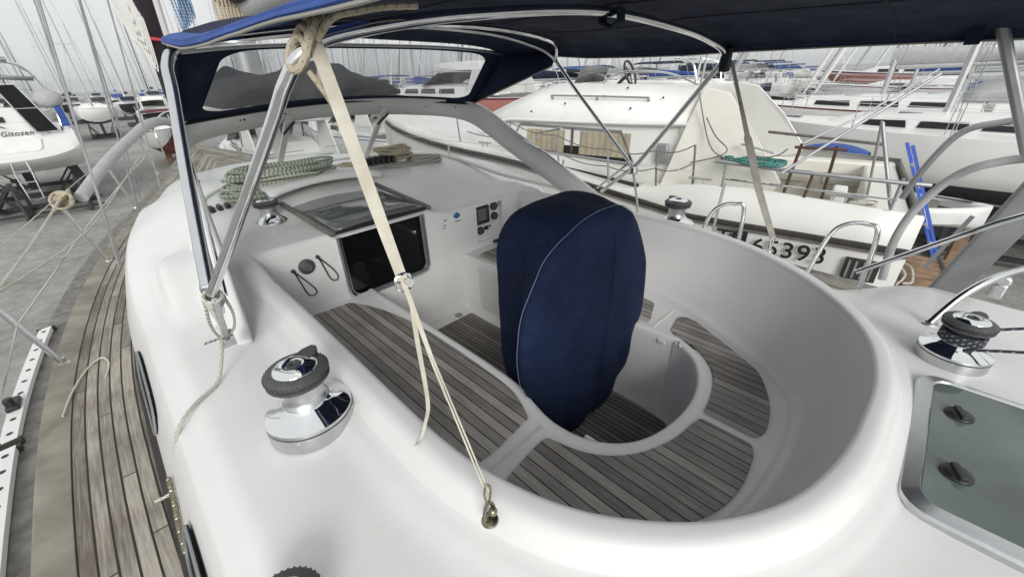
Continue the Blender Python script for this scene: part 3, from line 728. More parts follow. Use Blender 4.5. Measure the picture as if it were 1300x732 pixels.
# --- winches
def winch(loc, s=1.0, rz=0, label='', cap='chrome', lines=False):
    mb = MB(); zs = s*1.13; SM = Matrix.Diagonal((s, s, zs, 1))
    mb.lathe([(0, 0), (.148, 0), (.150, .006), (.149, .050), (.1465, .052), (.1465, .055), (.149, .057), (.147, .066), (.140, .070), (.092, .092), (.080, .108), (.0, .108)], loc, 56, M4=SM, mis=[2, 2, 2, 1, 1, 1, 2, 0, 0, 0, 0])
    for k in range(4):
        a = rz+R(90*k+20); mb.lathe([(0, 0), (.006*s, 0), (.006*s, .003), (0, .003)], V(loc)+V((.149*s*math.cos(a), .149*s*math.sin(a), .05*s)), 8, M4=Matrix.Rotation(a, 4, 'Z') @ Matrix.Rotation(R(90), 4, 'Y'))
    o = mb.build('winch', [M['chrome'], M['ribbed'], M['brushed']], Y, label=label, sharp=40)
    S4 = SM
    mb = MB(); mb.lathe([(0, .100), (.080, .100), (.080, .106), (.074, .113), (.068, .120), (.066, .135), (.066, .160), (.072, .178), (0, .178)], loc, 48, M4=S4); mb.build('drum', M['brushed'], o, sharp=40)
    mb = MB(); prof = [(0, .176), (.078, .176), (.098, .184), (.104, .190), (.104, .196), (.095, .199), (.090, .202), (.095, .206), (.104, .209), (.104, .217), (.096, .225), (.070, .230), (0, .230)]
    mb.lathe(prof, loc, 56, M4=S4)
    for k in range(40):
        a = 2*math.pi*k/40; mb.box(V(loc)+V((.0985*s*math.cos(a), .0985*s*math.sin(a), .213*zs)), (.016*s, .005*s, .012*s), rz=a)
    mb.build('self_tailing_jaw', M['ribbed'], o, sharp=40)
    mb = MB(); Mz = Matrix.Rotation(rz, 4, 'Z')
    fe = [Mz @ V((x*s, y*s, 0)) for x, y in ((.03, -.035), (.085, -.032), (.115, -.010), (.118, .012), (.085, .032), (.03, .035))]
    mb.prism([p+V(loc)+V((0, 0, .222*zs)) for p in fe], (0, 0, .020*s))
    mb.beam(V(loc)+Mz @ V((.10*s, 0, .17*zs)), V(loc)+Mz @ V((.104*s, 0, .232*zs)), .022*s, .012*s)
    mb.build('feeder_arm', M['ribbed'], o, bevel=.004)
    mb = MB(); mb.lathe([(.016, .236), (.020, .240), (.040, .242), (.064, .236), (.072, .232), (.074, .228), (0, .226)], loc, 48, M4=S4)
    mb.f.pop(-2); mb.m.pop(-2)
    mb.build('cap', M['chrome'], o, sharp=50)
    mb = MB(); mb.lathe([(0, .232), (.017, .232), (.017, .2385), (.024, .241), (.024, .2425), (.0145, .2425), (.012, .234), (0, .234)], loc, 8, M4=S4); mb.build('handle_socket', M['ribbed'], o)
    return o
winch((.21, 1.24, -.100), .93, R(35), 'chrome winch on the port coaming nearest the camera')
winch((2.90, 1.21, -.13), .88, R(60), 'chrome winch on the starboard coaming beside the neighbouring boat')
winch((.74, 3.30, -.0), .80, R(70), 'chrome winch with dark top on the coachroof by the rope coils')
wr = winch((2.11, -.30, -.105), .72, R(-20), 'chrome winch with dark rope wrapped round it by the aft hatch')
mb = MB(); mb.tube([V((2.11+.060*math.cos(a), -.30+.060*math.sin(a), -.105+.095+.009*a/6.28)) for a in [k*.3 for k in range(84)]], .0065, 6)
mb.build('winch_rope', M['ropedark'], Y)
mb = MB(); mb.tube(cr([(2.05, -.315, -.02), (2.06, -.42, .02), (2.12, -.62, .06), (2.2, -1.0, .08)], 5), .006, 6); mb.tube(cr([(2.13, -.36, .05), (2.2, -.5, .08), (2.35, -.8, .06), (2.5, -1.2, 0)], 5), .006, 6); mb.build('winch_rope', M['ropedark'], Y)
# bottom-left winch partly in frame (dark grey top)
winch((-.062, .667, -.22), .80, R(160), 'dark topped winch at the bottom edge of the picture')
mb = MB(); mb.lathe([(0, 0), (.012, 0), (.010, .008), (0, .010)], (.335, 1.12, -.108), 12); mb.tube(cr([(.335, 1.12, -.10), (.338, 1.125, -.085), (.333, 1.135, -.078), (.328, 1.128, -.085)], 3), .003, 6); mb.build('deck_eye', M['brass'], Y)

# --- aft hatch
hp = [(1.24, -.20), (1.76, -.20), (1.80, -.24), (1.80, -.86), (1.76, -.90), (1.24, -.90), (1.20, -.86), (1.20, -.24)]
def rring(x0, x1, y0, y1, r_, z, n=6):
    out = []
    for cx_, cy_, a0 in ((x1-r_, y1-r_, 0), (x0+r_, y1-r_, 90), (x0+r_, y0+r_, 180), (x1-r_, y0+r_, 270)):
        for k in range(n+1): a = R(a0+90*k/n); out.append(V((cx_+r_*math.cos(a), cy_+r_*math.sin(a), z)))
    return out
hx0, hx1, hy0, hy1 = 1.17, 1.90, -.98, -.215
mb = MB(); mb.grid([rring(hx0, hx1, hy0, hy1, .07, -.13), rring(hx0, hx1, hy0, hy1, .07, -.085), rring(hx0+.006, hx1-.006, hy0+.006, hy1-.006, .066, -.076), rring(hx0+.040, hx1-.040, hy0+.040, hy1-.040, .05, -.066), rring(hx0+.045, hx1-.045, hy0+.045, hy1-.045, .045, -.072), rring(hx0+.045, hx1-.045, hy0+.045, hy1-.045, .045, -.11)], closed=True)
hf = mb.build('deck_hatch', M['brushed'], Y, sharp=30)
mb = MB(); mb.prism(rring(hx0+.046, hx1-.046, hy0+.046, hy1-.046, .043, -.084), (0, 0, .012)); mb.build('hatch_pane', M['hatchglass'], hf)
for x, y in ((1.68, -.325), (1.38, -.325)):
    mb = MB(); mb.lathe([(0, 0), (.036, 0), (.036, .006), (.028, .012), (.012, .014), (0, .014)], (x, y, -.0725), 20); mb.box((x-.004, y, -.058), (.060, .016, .014), rz=R(20)); mb.build('hatch_latch', M['black'], hf, bevel=.002)
for p0, p1 in (((1.70, -.28, -.0705), (1.26, -.42, -.0705)), ((1.80, -.45, -.0705), (1.45, -.62, -.0705))):
    pass

# --- windscreen
B_ = [(.13, 2.02, -.13), (.13, 2.5, -.06), (.22, 3.1, .04), (.42, 3.75, .17), (.85, 4.15, .215), (1.56, 4.3, .23), (2.27, 4.15, .215), (2.70, 3.75, .17), (2.86, 3.1, .04), (2.97, 2.5, -.02), (2.99, 2.10, -.08)]
T_ = [(.19, 1.95, -.10), (.26, 2.35, .18), (.335, 2.85, .46), (.43, 3.35, .74), (.90, 3.50, .79), (1.56, 3.56, .81), (2.25, 3.50, .775), (2.84, 3.38, .70), (2.89, 2.85, .45), (2.94, 2.35, .20), (2.98, 1.85, -.06)]
Bc = resample(cr(B_, 8), 121); Tc0 = cr(T_, 8)
# keep the top corners as control points: param by segment
Tc = [V(0*Tc0[0])]*0
for i in range(121):
    t = i/120; seg = [0, .30, .70, 1.0]
    j = i/120*(len(Tc0)-1); a = int(j); f = j-a; Tc.append(Tc0[a].lerp(Tc0[min(a+1, len(Tc0)-1)], f))
Bj = cr(B_, 8); Bc = []
for i in range(121):
    j = i/120*(len(Bj)-1); a = int(j); f = j-a; Bc.append(Bj[a].lerp(Bj[min(a+1, len(Bj)-1)], f))
mb = MB(); mb.grid([[b.lerp(t, k/4) for b, t in zip(Bc, Tc)] for k in range(5)]); ws = mb.build('windscreen', M['glass'], Y, sharp=80)
mb = MB(); rr = []
def wtop(i):
    # width of the white band, wide on the wings
    t = i/120; e = min(t, 1-t)
    return .19+.04*(1-ss(.0, .22, e))
r0, r1 = [], []
for i in range(121):
    d = (Bc[i]-Tc[i]); L_ = d.length; wv = min(wtop(i), L_*.999) if L_ > .2 else max(L_, .12)
    dn = d.normalized() if L_ > .05 else V((-.5 if i < 60 else .5, .3, -.6)).normalized()
    r0.append(Tc[i]-dn*.015); r1.append(Tc[i]+dn*wv)
# plumb the two wing feet so they read as broad panels
mb.grid([r0, [a.lerp(b, .5) for a, b in zip(r0, r1)], r1]); mb.build('windscreen_frame', M['gel'], ws, thick=.026, bevel=.008)
mb = MB(); mb.tube([p+V((0, 0, .012)) for p in Bc[6:-6]], .018, 6); mb.build('windscreen_seal', M['gelold'], ws)
for x in (1.13, 2.0):
    i = min(range(121), key=lambda k: abs(Bc[k].x-x)+(0 if 20 < k < 100 else 9))
    mb = MB(); mb.beam(Bc[i]+V((0, -.03, .0)), Tc[i]+V((0, -.03, 0)).lerp(Bc[i]-Tc[i], .12), .05, .022); mb.build('windscreen_post', M['gelold'], ws, bevel=.004)
    mb = MB(); mb.beam(Bc[i].lerp(Tc[i], .62)+V((-.02, -.05, 0)), Bc[i].lerp(Tc[i], .78)+V((.04, -.06, .0)), .016, .016); mb.build('opening_catch', M['black'], ws, bevel=.003)
for i in (26, 34, 46, 52, 60, 66, 74, 80, 90):
    pt = Tc[i].lerp(Bc[i], .10); mb = MB(); mb.sphere(pt+V((0, -.016, 0)), .008, 6); mb.sphere(pt+V((.025, -.016, 0)), .008, 6); mb.build('snap_fastener', M['black'], ws)
mb = MB(); mb.box((1.50, 3.475, .70), (.035, .012, .03)); mb.build('fitting_plate', M['greyrail'], ws)

# --- bimini and sprayhood frame
bim = MB()
bowB = [(.11, 1.60, .32), (.20, 1.42, .54), (.33, 1.17, .86), (.365, 1.10, .95), (.41, 1.06, 1.01), (.52, 1.05, 1.05), (.90, 1.05, 1.105), (1.55, 1.05, 1.15), (2.25, 1.05, 1.115), (2.62, 1.05, 1.07), (2.82, 1.06, 1.03), (2.90, 1.09, .97), (2.92, 1.22, .80), (2.945, 1.55, .37), (2.95, 1.63, .27)]
mb = MB(); mb.tube(cr(bowB, 8), .0165, 14); bow = mb.build('bimini_bow', M['steel'], Y, label='thick steel hoop nearest the camera, carrying the bimini', sharp=60)
bowA = [(.11, 1.62, .34), (.20, 1.92, .62), (.30, 2.22, .92), (.335, 2.33, 1.03), (.40, 2.37, 1.09), (.6, 2.38, 1.14), (1.1, 2.38, 1.20), (1.6, 2.38, 1.22), (2.2, 2.39, 1.20), (2.62, 2.40, 1.14), (2.83, 2.40, 1.08), (2.90, 2.36, 1.0), (2.92, 2.15, .78), (2.945, 1.72, .36), (2.95, 1.64, .28)]
mb = MB(); pA = cr(bowA, 8); mb.tube(pA, [.022 if k < 30 else .014 for k in range(len(pA))], 12); mb.build('sprayhood_bow', M['paleal'], Y, label='pale metal hoop under the front of the canopy', sharp=60)
mb = MB(); mb.tube(cr([(.46, 2.36, 1.10), (.8, 2.0, 1.13), (1.5, 1.8, 1.165), (2.3, 1.95, 1.13), (2.86, 2.36, 1.05)], 8), .011, 8); mb.build('sprayhood_bow', M['steel'], Y, label='thin steel hoop under the canopy')
mb = MB(); mb.tube([(.315, 3.0, .50), (.125, 1.72, .19)], .012, 8); mb.tube([(.36, 2.95, .56), (.16, 1.75, .24)], .008, 8); mb.build('gas_strut', M['steel'], Y)
mb = MB(); mb.tube([(2.95, 1.63, .28), (3.02, 1.95, .02)], .015, 8); mb.tube([(2.93, 1.66, .31), (2.99, 1.98, .05)], .009, 8)
for q in range(4): mb.tube(cr([V((2.95, 1.63, .27))+V((.03*math.cos(a), .03*math.sin(a), -.012*q+.008*math.sin(2*a))) for a in [k*1.05 for k in range(7)]], 3), .008, 6)
mb.build('bow_strut', M['steel'], Y)
mb = MB(); mb.tube(cr([(2.95, 1.63, .25), (2.96, 1.6, .12), (2.97, 1.57, -.02), (2.98, 1.56, -.14)], 4), .009, 6); mb.build('tie_cord', M['ropewhite'], Y)
mb = MB(); mb.tube([(2.945, 2.36, .52), (2.96, 2.62, .47), (2.97, 2.75, .38)], .009, 8); mb.tube([(2.87, 2.75, .40), (2.92, 2.5, .30), (2.955, 2.22, .14), (2.96, 2.15, .06)], .010, 8); mb.build('hand_rail', M['steel'], Y)
# canvas
def roof_rows(ys_, nx=22):
    rows = []
    for y, ze, cw_, x0, x1 in ys_:
        rows.append([V((x0+(x1-x0)*k/nx, y, ze+.028*(1-k/nx)+cw_*(1-abs(2*k/nx-1)**3.2)-.035*(abs(2*k/nx-1)**14))) for k in range(nx+1)])
    return rows
sec = [(2.97, 1.13, .05, .50, 2.86), (2.80, 1.145, .075, .44, 2.90), (2.62, 1.14, .09, .40, 2.92), (2.40, 1.125, .115, .378, 2.93), (2.1, 1.10, .09, .376, 2.93), (1.7, 1.085, .08, .378, 2.93), (1.35, 1.08, .085, .38, 2.93), (1.06, 1.085, .09, .385, 2.93),
       (.7, 1.08, .08, .385, 2.93), (.3, 1.075, .075, .38, 2.93), (-.1, 1.07, .075, .38, 2.93), (-.36, 1.065, .075, .38, 2.93)]
def seclerp(ss_):
    out = []
    for a, b in zip(ss_, ss_[1:]):
        for k in range(3): out.append(tuple(p+(q-p)*k/3 for p, q in zip(a, b)))
    return out+[ss_[-1]]
rr = roof_rows(seclerp(sec), 28)
for r_ in rr:
    for p in r_: p.z += .004*math.sin(p.y*5+p.x*2)*math.sin(p.x*3.1)
mb = MB(); mb.grid(rr); can = mb.build('bimini_canopy', M['navy'], Y, thick=.004, sharp=80)
# outer valance on the port edge, blue canvas, and grey piping on the starboard edge
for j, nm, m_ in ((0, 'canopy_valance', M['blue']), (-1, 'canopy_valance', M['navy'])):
    rw = [r_[j] for r_ in rr]; d = -1 if j == 0 else 1
    mb = MB(); hgt = lambda p: .008+.003*math.sin(p.y*4) if j == 0 else .018
    mb.grid([[p+V((-.10*d*0-(.06 if j == 0 else 0)*(-1)*0, 0, .010)) for p in rw], [p+V((d*.012, 0, .004)) for p in rw], [p+V((d*.016, 0, -hgt(p)*.5)) for p in rw], [p+V((d*.012, 0, -hgt(p))) for p in rw]], flip=j != 0)
    mb.build(nm, m_, can, thick=.003)
    mb = MB(); mb.tube([p+V((d*.012, 0, -hgt(p)-.004)) for p in rw], .0045, 6); mb.build('piping', M['piping'], can)
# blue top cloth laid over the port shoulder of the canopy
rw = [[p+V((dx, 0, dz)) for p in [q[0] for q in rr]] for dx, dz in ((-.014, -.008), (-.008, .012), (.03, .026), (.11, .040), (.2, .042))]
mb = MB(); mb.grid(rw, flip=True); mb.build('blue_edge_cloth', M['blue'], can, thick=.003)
for j in (7, 14, 21):
    mb = MB(); mb.tube([r_[j]+V((0, 0, -.004)) for r_ in rr], .0028, 5); mb.build('canopy_seam', M['darkcan'], can)
for i in (12, 27):
    mb = MB(); mb.tube([p+V((0, 0, -.004)) for p in rr[i]], .0028, 5); mb.build('canopy_seam', M['darkcan'], can)
# bow sleeve
mb = MB(); mb.ribbon([(1.62, 1.02, 1.165), (1.62, 1.015, 1.12), (1.62, 1.05, 1.10), (1.62, 1.10, 1.12), (1.62, 1.10, 1.165)], .05, (1, 0, 0), .004); mb.build('bow_sleeve', M['navy'], can)
mb = MB(); mb.box((2.89, 1.06, .985), (.07, .05, .13)); mb.build('corner_patch', M['darkcan'], can, bevel=.012)
# front panel with clear window
TL, TR = V((.50, 2.985, 1.115)), V((2.86, 2.985, 1.115)); BL, BR = V((.43, 3.36, .745)), V((2.84, 3.40, .705))
def fp(u, v):
    t = TL.lerp(TR, u)+V((0, .03*math.sin(math.pi*u), .052*(1-abs(2*u-1)**3))); b = BL.lerp(BR, u)+V((0, .18*math.sin(math.pi*u)**.8, .075*math.sin(math.pi*u)))
    return b.lerp(t, v)
def rr_uv(u0a, u0b, u1a, u1b, v0, v1, r_, n=120):
    # rounded window outline in (u, v): slanting ends
    raw = []
    for cx_, cy_, a0 in ((1, 1, 0), (0, 1, 90), (0, 0, 180), (1, 0, 270)):
        for k in range(13):
            a = R(a0+7.5*k); v = (v1-r_ if cy_ else v0+r_)+r_*math.sin(a); t = (v-v0)/(v1-v0)
            L0, L1 = u0a+(u0b-u0a)*t, u1a+(u1b-u1a)*t
            raw.append(V(((L1-r_*.55 if cx_ else L0+r_*.55)+r_*.55*math.cos(a), v, 0)))
    return resample(raw, n, True)
win = rr_uv(.045, .09, .965, .945, .085, .945, .13)
def border(p):
    d = p-V((.5, .5, 0)); s_ = min(.5/max(1e-6, abs(d.x)), .5/max(1e-6, abs(d.y))); return V((.5, .5, 0))+d*s_
outl = [border(p) for p in win]
mb = MB(); mb.grid([[fp(*p.lerp(q, t).to_2d()) for p, q in zip(win, outl)] for t in (0, .08, .5, 1)], closed=True); fr_ = mb.build('sprayhood_front', M['navy'], Y, sharp=80, thick=.004)
ctr = V((.5, .5, 0)); mb = MB(); mb.grid([[fp(*p.lerp(V((min(.9, max(.12, p.x)), .5, 0)), t).to_2d()) for p in win] for t in (0, .25, .5, .75, 1)], closed=True); mb.build('clear_window', M['vinyl'], fr_, sharp=80)
mb = MB(); mb.tube([fp(p.x, p.y)+V((0, -.004, 0)) for p in win], .004, 6, closed=True); mb.build('window_binding', M['navy'], fr_)
# side panels of the sprayhood
for a, b, c, e in (((.43, 3.36, .745), (.50, 2.985, 1.125), (.355, 2.40, 1.10), (.33, 2.50, .93)), ((2.84, 3.40, .705), (2.86, 2.985, 1.125), (2.925, 2.40, 1.10), (2.93, 2.46, 1.0))):
    a, b, c, e = V(a), V(b), V(c), V(e); mb = MB()
    mb.grid([[a.lerp(e, k/8) for k in range(9)], [a.lerp(b, .5).lerp(e.lerp(c, .5), k/8) for k in range(9)], [b.lerp(c, k/8) for k in range(9)]]); p = mb.build('sprayhood_side', M['navy'], Y, thick=.004)
    mb = MB(); mb.tube([a, e], .007, 6); mb.build('piping', M['piping'], p)
for o in (fr_,):
    mb = MB(); mb.tube([fp(k/40, 0)+V((0, -.005, -.004)) for k in range(41)], .009, 6); mb.build('piping', M['darkcan'], o)
mb = MB(); mb.tube([fp(k/40, 1)+V((0, -.03, -.006)) for k in range(41)], .011, 6); mb.build('sprayhood_bow', M['brushed'], Y, label='metal hoop along the top of the clear window')

# --- tie-down straps
def tdir(p0, p1):
    d = (V(p1)-V(p0)).normalized(); view = (V(p0).lerp(V(p1), .5)-CAM).normalized(); return d.cross(view)
a, e = V((.428, 1.045, 1.035)), V((.365, .485, .012))
bk = a.lerp(e, .485)
d = (e-a).normalized()
strap = MB(); strap.ribbon([a+V((0, 0, .0)), a.lerp(bk, .3), a.lerp(bk, .7), bk], [.030, .031, .029, .024], (.93, -.30, .1), .0016)
st1 = strap.build('strap', M['web'], Y, label='wide cream webbing strap across the middle of the picture')
mb = MB(); mb.ribbon([bk, bk.lerp(e, .35), bk.lerp(e, .5)], [.012, .010, .004], (.93, -.25, .2), .0012); mb.tube([bk.lerp(e, .3)+V((.003, 0, 0)), e+V((.004, 0, .085))], .0022, 6); mb.tube([bk.lerp(e, .3)+V((-.003, 0, 0)), e+V((-.004, 0, .085))], .0022, 6); mb.build('strap_tail', M['web'], st1)
mb = MB(); mb.ribbon(cr([bk.lerp(e, .10), bk.lerp(e, .22)+V((-.006, .02, -.02)), V((.405, .77, .16)), V((.40, .80, .06)), V((.385, .81, .008)), V((.36, .80, .004))], 5), .011, (.93, -.25, .1), .0014); mb.build('strap_end', M['web'], st1)
mb = MB(); mb.tube(cr([bk+V(q) for q in ((-.016, 0, .012), (.016, 0, .012), (.018, -.004, -.02), (-.014, -.004, -.02))], 4, True), .0035, 6, closed=True); mb.lathe([(0, -.008), (.010, -.008), (.010, .008), (0, .008)], bk+V((.008, -.01, -.004)), 12, M4=Matrix.Rotation(R(90), 4, 'X')); mb.build('buckle', M['chrome'], st1)
mb = MB(); e2 = e+V((0, 0, .09)); mb.tube(cr([e2+V(q) for q in ((0, 0, .02), (.010, 0, 0), (.006, 0, -.03), (0, 0, -.045), (-.006, 0, -.03), (-.009, 0, 0))], 4, True), .003, 6, closed=True)
mb.tube(cr([e+V(q) for q in ((-.012, 0, .0), (-.014, 0, .022), (0, .002, .045), (.014, 0, .022), (.012, 0, 0))], 4), .0048, 8)
mb.tube([e+V((-.012, 0, .008)), e+V((.014, 0, .012))], .005, 8); mb.sphere(e+V((.004, -.008, .018)), .012, 6)
mb.lathe([(0, 0), (.022, 0), (.020, .006), (.010, .010), (0, .010)], e+V((0, 0, -.02)), 18); mb.build('shackle', M['brass'], st1)
a, e = V((2.93, 1.04, .98)), V((2.70, .52, -.02))
mb = MB(); mb.ribbon([a, a.lerp(e, .2), a.lerp(e, .4), a.lerp(e, .42), a.lerp(e, .7), e+V((0, 0, .05))], [.020, .022, .030, .046, .044, .036], (.6, -.75, 0), .0016)
st2 = mb.build('strap', M['webgrey'], Y, label='grey webbing strap down to the starboard coaming')
mb = MB(); mb.tube(cr([e+V(q) for q in ((-.014, .01, .05), (.014, -.01, .05), (.008, -.005, .03), (.006, 0, -.03), (-.006, 0, -.03), (-.008, .005, .03))], 4, True), .0045, 6, closed=True); mb.sphere(e+V((0, 0, -.04)), .011, 6); mb.build('hook', M['chrome'], st2)
# lashing at the port corner of the near hoop
mb = MB()
for q in range(5):
    c0 = V((.40+.012*q, 1.06, 1.005+.012*q)); mb.tube(cr([c0+V((.030*math.cos(t)*.6-.01, .034*math.sin(t), .030*math.cos(t)+.012*math.sin(t+q))) for t in [k*.7 for k in range(9)]], 4, True), .0085, 7, closed=True)
mb.tube(cr([(.43, 1.03, 1.03), (.46, 1.00, 1.07), (.52, 1.0, 1.085), (.60, 1.02, 1.10), (.68, 1.0, 1.105)], 5), .008, 7); mb.tube(cr([(.40, 1.04, .97), (.415, 1.02, .93), (.43, 1.02, .90), (.42, 1.04, .95), (.44, 1.05, 1.0)], 4), .007, 7)
mb.build('lashing', M['ropetan'], Y, label='light rope lashing tied round the corner of the near hoop')
# lashing and foot of the port hoops
mb = MB(); mb.tube([(.11, 1.63, .34), (.11, 1.66, .27), (.11, 1.67, .23)], [.024, .022, .012], 10); mb.tube([(.11, 1.58, .30), (.112, 1.72, .16), (.115, 1.84, .02)], .012, 8); mb.box((.115, 1.86, -.005), (.05, .07, .02)); mb.lathe([(0, 0), (.02, 0), (.02, .03), (0, .03)], (.125, 1.90, -.02), 10)
mb.build('hoop_foot', M['brushed'], Y)
mb = MB()
for q in range(4):
    c0 = V((.11, 1.60+.012*q, .31-.012*q)); mb.tube([c0+V((.028*math.cos(t), .020*math.sin(t), .016*math.sin(t))) for t in [k*.52 for k in range(12)]], .006, 6, closed=True)
mb.tube(cr([(.085, 1.60, .31), (.075, 1.68, .18), (.085, 1.78, .08), (.10, 1.84, .03)], 4), .0055, 6); mb.tube(cr([(.14, 1.62, .30), (.155, 1.70, .18), (.145, 1.78, .08), (.12, 1.85, .03)], 4), .0055, 6)
mb.tube(cr([(.09, 1.80, .05), (.13, 1.82, .06), (.14, 1.86, .03), (.09, 1.84, .03), (.05, 1.80, .05), (.035, 1.79, .055)], 4), .0055, 6)
mb.build('foot_lashing', M['ropewhite'], Y)
mb = MB(); mb.tube(cr([(.10, 1.85, .03), (.07, 1.80, -.03), (.02, 1.74, -.10), (-.06, 1.68, -.108), (-.115, 1.64, -.125), (-.15, 1.63, -.165), (-.185, 1.66, -.26), (-.225, 1.72, -.38), (-.27, 1.78, -.52), (-.33, 1.80, -.54)], 6), .0075, 7)
rope = mb.build('rope', M['ropewhite']); tag(rope, 'white flecked rope running down from the hoop foot to the side deck', 'rope')
mb = MB(); ch = cr([(-.232, 1.66, -.36), (-.24, 1.55, -.39), (-.25, 1.45, -.42), (-.255, 1.38, -.45)], 8)
for k, p in enumerate(ch): mb.lathe([(0, -.012), (.008, -.008), (.010, 0), (.008, .008), (0, .012)], p+V((-.008, 0, 0)), 8, M4=Matrix.Rotation(k*1.57, 4, 'Y') @ Matrix.Rotation(R(80), 4, 'X'))
o = mb.build('short_chain', M['brass']); tag(o, 'short dull beaded chain hanging on the white coachroof side above the teak deck', 'chain')
mb = MB(); mb.tube(cr([(-.60, 2.75, -.53), (-.565, 2.98, -.535), (-.50, 3.20, -.535), (-.43, 3.28, -.53), (-.40, 3.20, -.535), (-.41, 3.10, -.54), (-.425, 3.02, -.54)], 6), .0045, 6)
o = mb.build('loose_cord', M['web']); tag(o, 'thin white cord lying in a hook shape on the port teak deck', 'cord')

# --- mast, boom, furled genoa
mb = MB(); mb.tube([(1.56, 5.75, .2), (1.56, 5.60, 6), (1.56, 5.45, 16)], .10, 12, flat=1.35); mast = mb.build('mast', M['alu'], Y)
mb = MB(); mb.tube([(1.56, 5.5, 1.60), (1.53, 3.0, 1.66), (1.50, -.6, 1.70)], .085, 14, flat=1.25); boom = mb.build('boom', M['padded'], Y, label='long grey boom above the canopy')
mb = MB(); mb.tube(cr([(1.50, 5.7, 1.75), (1.52, 5.3, 1.86), (1.5, 4.9, 1.80), (1.5, 4.7, 1.78)], 4), [.10, .14, .18, .20, .22, .22, .22, .2, .18, .17, .16, .12, .06], 12); mb.build('sail_bag', M['plumcan'], boom, label='dark bag of sailcloth at the mast end of the boom')
mb = MB()
for k in range(9): mb.tube(cr([(1.30+.03*k, 5.25, 1.72), (1.27+.035*k, 5.2, 1.55-.02*(k % 3)), (1.29+.03*k, 5.15, 1.42+.03*(k % 2)), (1.31+.03*k, 5.2, 1.6)], 4), .013, 6)
mb.build('line_bundle', M['ropetan'], boom, label='bundle of tan control lines hanging under the sail bag')
mb = MB(); g0, g1 = V((1.52, 11.4, .1)), V((1.56, 6.0, 15.5)); mb.tube([g0.lerp(g1, t) for t in (0, .02, .05, .2, .4, .7, 1)], [.05, .13, .16, .16, .14, .10, .04], 14); gen = mb.build('furled_genoa', M['plumcan'], Y)
mb = MB(); mb.tube([g0.lerp(g1, t)+V((.16, -.06, 0)) for t in (.05, .12, .3, .6)], [.05, .07, .07, .05], 10); mb.build('pale_luff_strip', M['white'], gen)
for t in (.150, .185): 
    mb = MB(); p = g0.lerp(g1, t); mb.lathe([(.168, -.05), (.172, 0), (.168, .05)], p, 20); mb.build('white_band', M['white'], gen)
mb = MB(); p = g0.lerp(g1, .105); mb.tube([p+V((.22*math.cos(a), .22*math.sin(a), .02*math.sin(2*a))) for a in [k*.4 for k in range(16)]], .03, 6, closed=True); mb.build('red_tie', M['redcord'], gen)
mb = MB(); p = g0.lerp(g1, .16)
for k in range(7): mb.tube(cr([p+V((.30+.05*k, -.1, .9-.05*k)), p+V((.34+.05*k, -.2, 0)), p+V((.40+.04*k, -.15, -.75+.04*k)), p+V((.48+.02*k, -.1, 0)), p+V((.40, -.1, .8))], 4), .014, 6)
mb.build('blue_rope_hank', M['ropeblue'], gen)
mb = MB(); p = g0.lerp(g1, .13)
for k in range(8): mb.tube(cr([p+V((-.28-.03*k, -.1, 1.3-.1*k)), p+V((-.25-.03*k, -.1, .2)), p+V((-.18-.02*k, -.1, -.9+.06*k)), p+V((-.1-.02*k, -.1, .1)), p+V((-.2, -.1, 1.2))], 4), .010, 6)
mb.build('sheet_hank', M['gelold'], gen)
# shrouds and halyards on the port side
for (p0, p1, r_, m_) in (((-.22, 5.0, -.52), (.35, 5.35, 3.2), .010, 'alugrey'), ((-.20, 5.1, -.52), (1.2, 5.6, 10), .006, 'alugrey'), ((.10, 6.6, -.5), (.75, 6.1, 4.2), .010, 'alugrey'), ((.35, 5.8, -.1), (1.35, 5.8, 8), .007, 'alugrey'), ((.22, 7.8, -.45), (1.3, 6.2, 9), .008, 'alugrey')):
    mb = MB(); mb.tube([p0, V(p0).lerp(V(p1), .5), p1], r_, 6); mb.build('shroud', M[m_], Y)
mb = MB(); mb.tube(cr([(-.36, 5.28, .12), (-.56, 4.2, .0), (-.8, 3.2, -.12), (-.95, 2.6, -.2)], 5), .009, 6); mb.build('guard_line', M['ropewhite'], Y)
mb = MB()
for k in range(6):
    mb.tube(cr([V((-.36, 5.30, .10))+V((.07*math.cos(t+k), .09*math.sin(t*1.1), .06*math.sin(t+k*1.3))) for t in [j*.8 for j in range(8)]], 3, True), .012, 6, closed=True)
mb.build('rope_knot', M['ropetan'], Y, label='tan rope knot at the end of the padded guard rail')
mb = MB(); mb.tube(cr([(-.62, 2.0, .3), (-.5, 3.4, .05), (-.25, 5.0, -.1), (.1, 6.8, -.05), (.45, 8.4, .05)], 6), .008, 6); mb.build('guard_line', M['ropewhite'], Y)

# --- dark bundle stowed on the coachroof ahead of the sprayhood
mb = MB(); rws = []
for k in range(57):
    t = k/56; x = .80+1.95*t; hh = [0.02, .15, .19, .17, .15, .17, .20, .22, .225, .22, .15, .12, .09, .03][int(t*13)]; h2_ = [0.02, .15, .19, .17, .15, .17, .20, .22, .225, .22, .15, .12, .09, .03][min(13, int(t*13)+1)]; fq = t*13-int(t*13); hh = hh+(h2_-hh)*fq*fq*(3-2*fq)
    row = []
    for j in range(16):
        a = 2*math.pi*j/16; q = 1+.05*math.sin(x*9+j*1.1)+.03*math.sin(x*21+j*.9)
        row.append(V((x, 4.62+.30*math.sin(math.pi*t)+hh*1.1*math.cos(a)*q, .80+hh*.62+hh*.9*math.sin(a)*q)))
    rws.append(row)
mb.grid(rws, closed=True)
o = mb.build('sail_bundle', M['darkcan'], sharp=80); tag(o, 'dark folded canvas bundle stowed ahead of the clear sprayhood window', 'canvas bundle')

